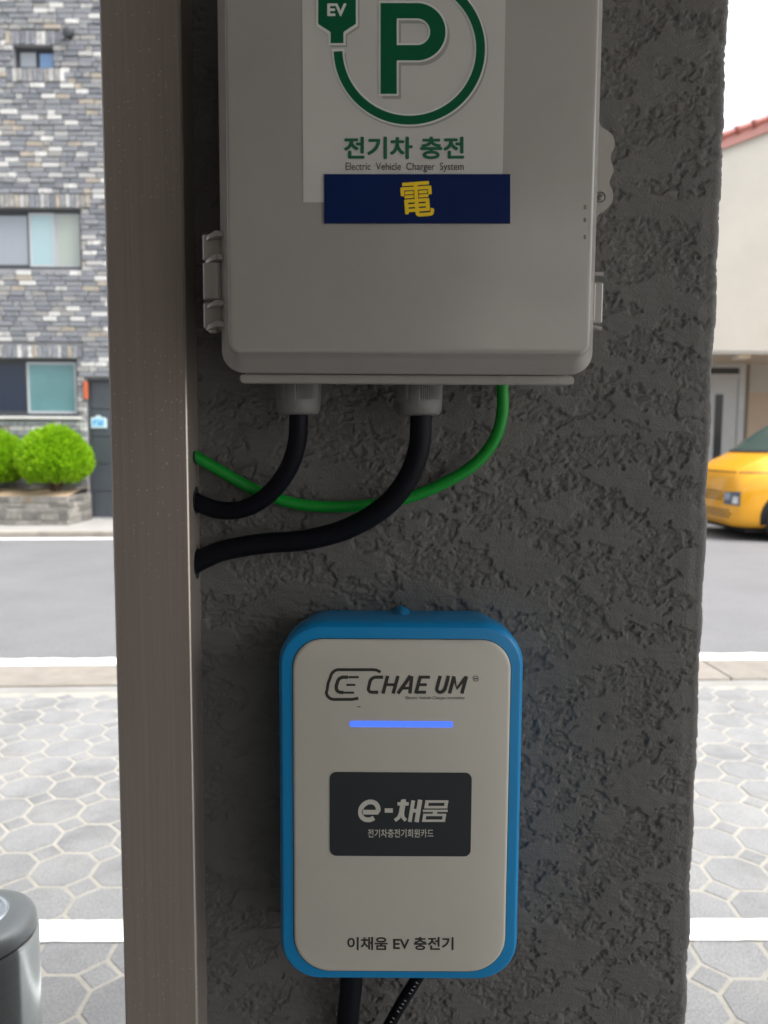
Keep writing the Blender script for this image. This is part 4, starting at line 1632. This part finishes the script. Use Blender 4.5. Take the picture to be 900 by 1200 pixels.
for gx in (P(853, 500, YR).x, P(857, 500, YR).x, P(861.5, 500, YR).x):
    MB().box(gx - 0.008, gx + 0.008, YR - 0.008, YR - 0.004, 0.6, P(842, 448, YR).z).build('door_rib', M_DOOR, door)
MB().box(xd1 + 0.057, xd1 + 0.12, YR - 0.045, YR + 0.02, -0.1, zdt + 0.12).build('door_post', mat('post_brown', (0.16, 0.13, 0.10), 0.6), house)
MB().box(hx0_ + 0.36, hx1_ - 1, YH + 0.9, YR - 0.01, -0.1, 0.32).build('entrance_step', M_SIDE, house)
# roof with verge
for side in (0, 1):
    mb = MB()
    xa, xb = (hx0_ - 0.5, hr) if side == 0 else (hr, hx1_ + 0.5)
    mb.loft([[Vector((xa, y, roofz(xa) + 0.002)), Vector((xb, y, roofz(xb) + 0.002)), Vector((xb, y, roofz(xb) + 0.20)), Vector((xa, y, roofz(xa) + 0.20))] for y in (YH - 0.06, YH + 7.8)])
    rf = mb.build('roof', M_FASCIA, house)
    n = int((xb - xa) / 0.30)
    for k in range(n):
        x0_ = xa + (xb - xa) * k / n
        x1_ = xa + (xb - xa) * (k + 1) / n
        a, b = Vector((x0_, YH - 0.04, roofz(x0_) + 0.235)), Vector((x1_, YH - 0.04, roofz(x1_) + 0.235))
        if side == 1:
            a, b = b, a
        e_ = (b - a)
        mb = MB()
        mb.lathe(a, e_, [(0, 0.072), (0.012, 0.080), (e_.length * 0.22, 0.080), (e_.length * 0.24, 0.064), (e_.length * 1.02, 0.056)], 14)
        mb.build('verge_tile', M_TILE, rf, smooth=40)


# ================================================================== VEHICLES
def catn(rows, n):
    p = [np.array(r, float) for r in rows]
    q = [2 * p[0] - p[1]] + p + [2 * p[-1] - p[-2]]
    out = []
    for i in range(1, len(q) - 2):
        a, b, c, d = q[i - 1:i + 3]
        for k in range(n):
            t = k / n
            out.append(0.5 * (2 * b + (c - a) * t + (2 * a - 5 * b + 4 * c - d) * t * t + (3 * b - a - 3 * c + d) * t ** 3))
    out.append(p[-1])
    return out


def shell(stations, n=6):
    """stations (s from nose, half width, z bottom, z belt, z top, roof half width)"""
    rings = []
    for s, w, zb, zbelt, zt, wt in catn(stations, n):
        half = [(0.0, zb), (w * 0.55, zb), (w * 0.86, zb + 0.01), (w * 0.955, zb + 0.05), (w * 0.99, zb + 0.14), (w, zb + (zbelt - zb) * 0.45), (w * 0.998, zb + (zbelt - zb) * 0.75), (w * 0.985, zbelt)]
        for f, g in ((0.3, 0.30), (0.6, 0.62), (0.82, 0.86), (0.94, 0.97)):
            half.append((w * 0.985 + (wt - w * 0.985) * f, zbelt + (zt - zbelt) * g))
        half += [(wt * 0.90, zt - 0.002), (wt * 0.6, zt + 0.012), (0, zt + 0.018)]
        ring = [Vector((-s, y, z)) for y, z in half] + [Vector((-s, -y, z)) for y, z in reversed(half[1:-1])]
        rings.append(ring)
    return rings


def bvh_of(mb):
    return BVHTree.FromPolygons([Vector(v) for v in mb.v], mb.f)


def proj(bvh, u, v, way):
    if way == 'front':
        o, d = Vector((3, u, v)), Vector((-1, 0, 0))
    elif way == 'back':
        o, d = Vector((-12, u, v)), Vector((1, 0, 0))
    elif way == 'left':
        o, d = Vector((u, 4, v)), Vector((0, -1, 0))
    elif way == 'right':
        o, d = Vector((u, -4, v)), Vector((0, 1, 0))
    else:
        o, d = Vector((u, v, 5)), Vector((0, 0, -1))
    h = bvh.ray_cast(o, d)
    if h[0] is None:
        return None, None
    n = h[1]
    if n.dot(d) > 0:
        n = -n
    return h[0], n


def patch(mb, bvh, quad, way, off=0.004, nx=8, ny=6, thick=0.0):
    """quad of four (u, v) corners laid on the shell"""
    g = []
    for j in range(ny + 1):
        for i in range(nx + 1):
            s, t = i / nx, j / ny
            u = (quad[0][0] * (1 - s) + quad[1][0] * s) * (1 - t) + (quad[3][0] * (1 - s) + quad[2][0] * s) * t
            v = (quad[0][1] * (1 - s) + quad[1][1] * s) * (1 - t) + (quad[3][1] * (1 - s) + quad[2][1] * s) * t
            p, n = proj(bvh, u, v, way)
            g.append(None if p is None else p + n * off)
    vs, fs, idx = [], [], {}
    for k, p in enumerate(g):
        if p is not None:
            idx[k] = len(vs)
            vs.append(p)
    for j in range(ny):
        for i in range(nx):
            q = [j * (nx + 1) + i, j * (nx + 1) + i + 1, (j + 1) * (nx + 1) + i + 1, (j + 1) * (nx + 1) + i]
            if all(k in idx for k in q):
                pts = [vs[idx[k]] for k in q]
                if max((pts[a] - pts[b]).length for a, b in ((0, 2), (1, 3))) < 0.6:
                    fs.append(tuple(idx[k] for k in q))
    mb.add(vs, fs)
    return mb


def disc_patch(mb, bvh, cu, cv, r, way, off=0.004, n=28, a0=0, a1=360):
    pts, _ = [], 0
    vs, fs = [], []
    rr = (0.0, 0.5, 0.85, 1.0)
    for q in rr:
        for k in range(n + 1):
            a = rad(a0 + (a1 - a0) * k / n)
            p, nn = proj(bvh, cu + r * q * math.cos(a), cv + r * q * math.sin(a), way)
            if p is None:
                p, nn = proj(bvh, cu + r * q * math.cos(a), max(cv + r * q * math.sin(a), 0.22), way)
            vs.append((p + nn * off) if p is not None else None)
    ok = [v is not None for v in vs]
    vs = [v if v is not None else Vector((0, 0, 0)) for v in vs]
    for j in range(len(rr) - 1):
        for k in range(n):
            q = (j * (n + 1) + k, j * (n + 1) + k + 1, (j + 1) * (n + 1) + k + 1, (j + 1) * (n + 1) + k)
            if all(ok[i] for i in q):
                fs.append(q)
    mb.add(vs, fs)
    return mb


M_TYRE = mat('tyre_rubber', (0.02, 0.02, 0.021), 0.8)
M_RIM = mat('alloy_rim', (0.45, 0.46, 0.47), 0.3, metal=0.8)
M_WELL = mat('wheel_well', (0.012, 0.012, 0.013), 0.9)
M_GLASS = mat('car_glass', (0.018, 0.028, 0.028), 0.04, spec=0.9, coat=0.5)
M_TRIM = mat('car_trim_black', (0.02, 0.02, 0.022), 0.5)
M_LAMP = mat('car_lamp', (0.40, 0.46, 0.55), 0.12, metal=0.55)
M_REDLAMP = mat('car_tail_lamp', (0.35, 0.01, 0.01), 0.15)


def wheel(root, x, y, r, w=0.21):
    s = 1 if y > 0 else -1
    t = MB().lathe((x, y - s * w, r), (0, s, 0), [(0, r * 0.6), (0.0, r * 0.93), (0.03, r), (w - 0.03, r), (w, r * 0.93), (w, r * 0.66), (w - 0.02, r * 0.64)], 36)
    wh = t.build('wheel', M_TYRE, root, smooth=40)
    MB().lathe((x, y - s * 0.05, r), (0, s, 0), [(0, r * 0.64), (0.035, r * 0.64), (0.03, r * 0.58), (0.01, r * 0.54), (0.01, r * 0.2), (0.03, r * 0.16), (0.035, r * 0.05)], 36).build('rim', M_RIM, wh, smooth=30)
    for k in range(5):
        a = 2 * math.pi * k / 5 + 0.3
        mb = MB()
        d, p = Vector((math.cos(a), 0, math.sin(a))), Vector((-math.sin(a), 0, math.cos(a)))
        c = Vector((x, y - s * 0.028, r))
        q = [c + d * r * 0.15 + p * 0.035, c + d * r * 0.15 - p * 0.035, c + d * r * 0.60 - p * 0.045, c + d * r * 0.60 + p * 0.045]
        mb.loft([q, [v + Vector((0, s * 0.012, 0)) for v in q]])
        mb.build('spoke', M_RIM, wh)


# ---- yellow van on the far side of the road
M_VAN = mat('van_yellow', (0.78, 0.36, 0.008), 0.30, coat=0.6, var=0.02, vscale=2)
VAN = [(0.0, 0.66, 0.30, 0.62, 0.78, 0.58), (0.05, 0.78, 0.22, 0.70, 0.94, 0.66), (0.14, 0.88, 0.19, 0.80, 1.05, 0.72), (0.35, 0.955, 0.18, 0.92, 1.18, 0.76),
       (0.62, 0.985, 0.18, 1.00, 1.32, 0.77), (1.05, 0.995, 0.18, 1.06, 1.65, 0.75), (1.50, 1.0, 0.18, 1.10, 1.88, 0.74), (2.1, 1.0, 0.18, 1.12, 1.98, 0.75),
       (3.4, 1.0, 0.18, 1.12, 1.99, 0.76), (4.7, 0.99, 0.20, 1.12, 1.95, 0.75), (5.05, 0.96, 0.26, 1.10, 1.88, 0.72), (5.20, 0.88, 0.36, 1.05, 1.72, 0.66)]
van = thing('parked_van', 'yellow van with mesh grille parked before the cream house', 'van', (5.20, 12.30, -0.018), math.pi, absolute=False)
mb = MB().loft(shell(VAN, 8))
bv = bvh_of(mb)
body = mb.build('body', M_VAN, van, smooth=50)
mb = MB()
patch(mb, bv, [(-0.74, 1.345), (0.74, 1.345), (0.66, 1.90), (-0.66, 1.90)], 'front', 0.006, 14, 10)
mb.build('windscreen', mat('van_windscreen', (0.05, 0.10, 0.095), 0.05, spec=0.9, coat=0.5), van, smooth=60)
mb = MB()
patch(mb, bv, [(-0.78, 1.315), (0.78, 1.315), (0.75, 1.35), (-0.75, 1.35)], 'front', 0.010, 14, 2)
mb.build('cowl', M_TRIM, van, smooth=60)
for sgn, way in ((1, 'left'), (-1, 'right')):
    for u0, u1 in ((-1.05, -1.62), (-1.70, -2.75), (-2.83, -3.85), (-3.93, -4.85)):
        mb = MB()
        top0 = 1.42 if u0 > -1.2 else 1.72
        patch(mb, bv, [(u0, 1.12), (u1, 1.12), (u1, 1.74), (u0 - (0.02 if u0 < -1.2 else 0.02), top0)], way, 0.006, 8, 6)
        mb.build('side_window', M_GLASS, van, smooth=60)
    for cu in (-0.80, -4.15):
        mb = MB()
        disc_patch(mb, bv, cu, 0.36, 0.42, way, 0.005, a0=-25, a1=205)
        mb.build('wheel_arch', M_WELL, van, smooth=60)
        wheel(van, cu, sgn * 1.012, 0.345)
    # headlamp
    s = sgn
    mb = MB()
    patch(mb, bv, [(0.58 * s, 0.545), (0.865 * s, 0.525), (0.860 * s, 0.735), (0.60 * s, 0.725)], 'front', 0.008, 8, 6)
    hl = mb.build('headlamp', mat('headlamp_dark', (0.10, 0.12, 0.15), 0.15), van, smooth=60)
    mb = MB()
    patch(mb, bv, [(0.60 * s, 0.60), (0.74 * s, 0.61), (0.74 * s, 0.71), (0.62 * s, 0.70)], 'front', 0.014, 6, 4)
    mb.build('lens', M_LAMP, hl, smooth=60)
    mb = MB()
    patch(mb, bv, [(0.775 * s, 0.56), (0.845 * s, 0.555), (0.845 * s, 0.66), (0.775 * s, 0.67)], 'front', 0.014, 4, 4)
    mb.build('lens', mat('lamp_clear', (0.72, 0.74, 0.75), 0.1, metal=0.4), hl, smooth=60)
    # mirror
    mb = MB()
    mb.loft([rring(-0.09, 0.09, 1.14, 1.34, 0.05, sgn * 1.03, 5), rring(-0.09, 0.09, 1.14, 1.34, 0.05, sgn * 1.17, 5)])
    mb.v = [(v[0] - 1.30, v[1], v[2]) for v in mb.v]
    mb.build('mirror', M_VAN, van, smooth=50)
    mb = MB()
    patch(mb, bv, [(0.80 * s, 1.12), (0.70 * s, 1.12), (0.66 * s, 1.62), (0.76 * s, 1.62)], 'back', 0.006, 3, 8)
    mb.build('tail_lamp', M_REDLAMP, van, smooth=60)
mb = MB()
patch(mb, bv, [(-0.70, 1.15), (0.70, 1.15), (0.64, 1.66), (-0.64, 1.66)], 'back', 0.006, 10, 6)
mb.build('rear_window', M_GLASS, van, smooth=60)
# bonnet seam wraps round the nose
mb = MB()
patch(mb, bv, [(-0.93, 1.012), (0.93, 1.012), (0.93, 1.030), (-0.93, 1.030)], 'front', 0.003, 40, 1)
mb.build('bonnet_seam', M_TRIM, van, smooth=60)
# mesh grille: rows of slanted openings
mb = MB()
for r_ in range(3):
    n = 9
    for k in range(n):
        y0_ = -0.545 + 1.09 * (k + (0.5 if r_ % 2 else 0.0)) / n
        z0_ = 0.585 + r_ * 0.055
        patch(mb, bv, [(y0_ + 0.012, z0_), (y0_ + 0.085, z0_ + 0.008), (y0_ + 0.073, z0_ + 0.036), (y0_ + 0.002, z0_ + 0.028)], 'front', 0.004, 2, 1)
mb.build('grille', M_TRIM, van)
mb = MB()
for r_ in range(3):
    n = 18
    for k in range(n):
        y0_ = -0.74 + 1.48 * (k + (0.5 if r_ % 2 else 0.0)) / n
        z0_ = 0.335 + r_ * 0.045
        patch(mb, bv, [(y0_ + 0.010, z0_), (y0_ + 0.062, z0_ + 0.006), (y0_ + 0.054, z0_ + 0.030), (y0_ + 0.002, z0_ + 0.024)], 'front', 0.004, 2, 1)
mb.build('lower_grille', M_TRIM, van)
mb = MB().box(-4.9, -0.25, -0.80, 0.80, 0.12, 0.20)
mb.build('underbody', M_WELL, van)

# ---- round metal bin beside the duct
M_STEEL = mat('bin_brushed_steel', (0.52, 0.56, 0.57), 0.17, metal=0.85, var=0.06, vscale=4, stretch=(1, 1, 30))
M_LIDM = mat('bin_lid_grey', (0.25, 0.27, 0.275), 0.38, metal=0.25, var=0.06, vscale=8)
BX, BY = -0.700, 1.25
bn = thing('litter_bin', 'round grey metal bin with a shallow lid standing beside the cable duct', 'bin', (BX, BY, 0))
RB, ZB = 0.103, -0.026
MB().lathe((BX, BY, 0), (0, 0, 1), [(0.0, RB - 0.006), (0.004, RB), (0.035, RB), (0.038, RB - 0.003), (0.574 + ZB, RB - 0.001), (0.580 + ZB, RB - 0.004), (0.582 + ZB, RB - 0.012)], 72).build('body', M_STEEL, bn, smooth=35)
lidp = [(0.5845, RB - 0.012), (0.5845, RB - 0.004), (0.588, RB - 0.0035), (0.598, RB - 0.0045), (0.607, RB - 0.009), (0.6135, RB - 0.018), (0.618, RB - 0.034), (0.6195, RB - 0.054), (0.612, RB - 0.060), (0.604, 0.02), (0.604, 0.004)]
ld = MB().lathe((BX, BY, ZB), (0, 0, 1), lidp, 72).build('lid', M_LIDM, bn, smooth=45)
MB().lathe((BX, BY, ZB), (0, 0, 1), [(0.6165, RB - 0.0565), (0.6212, RB - 0.055), (0.6220, RB - 0.050), (0.6190, RB - 0.0475)], 72).build('bowl_rim', mat('bin_rim_bright', (0.62, 0.68, 0.72), 0.25, metal=0.6), ld, smooth=45)
MB().lathe((BX, BY, ZB), (0, 0, 1), [(0.578, RB - 0.006), (0.588, RB - 0.006)], 72).build('seam', M_TRIM, bn, smooth=45)

# tidy helper flags
for o in bpy.data.objects:
    for k in ('_abs', '_in'):
        if k in o.keys():
            del o[k]
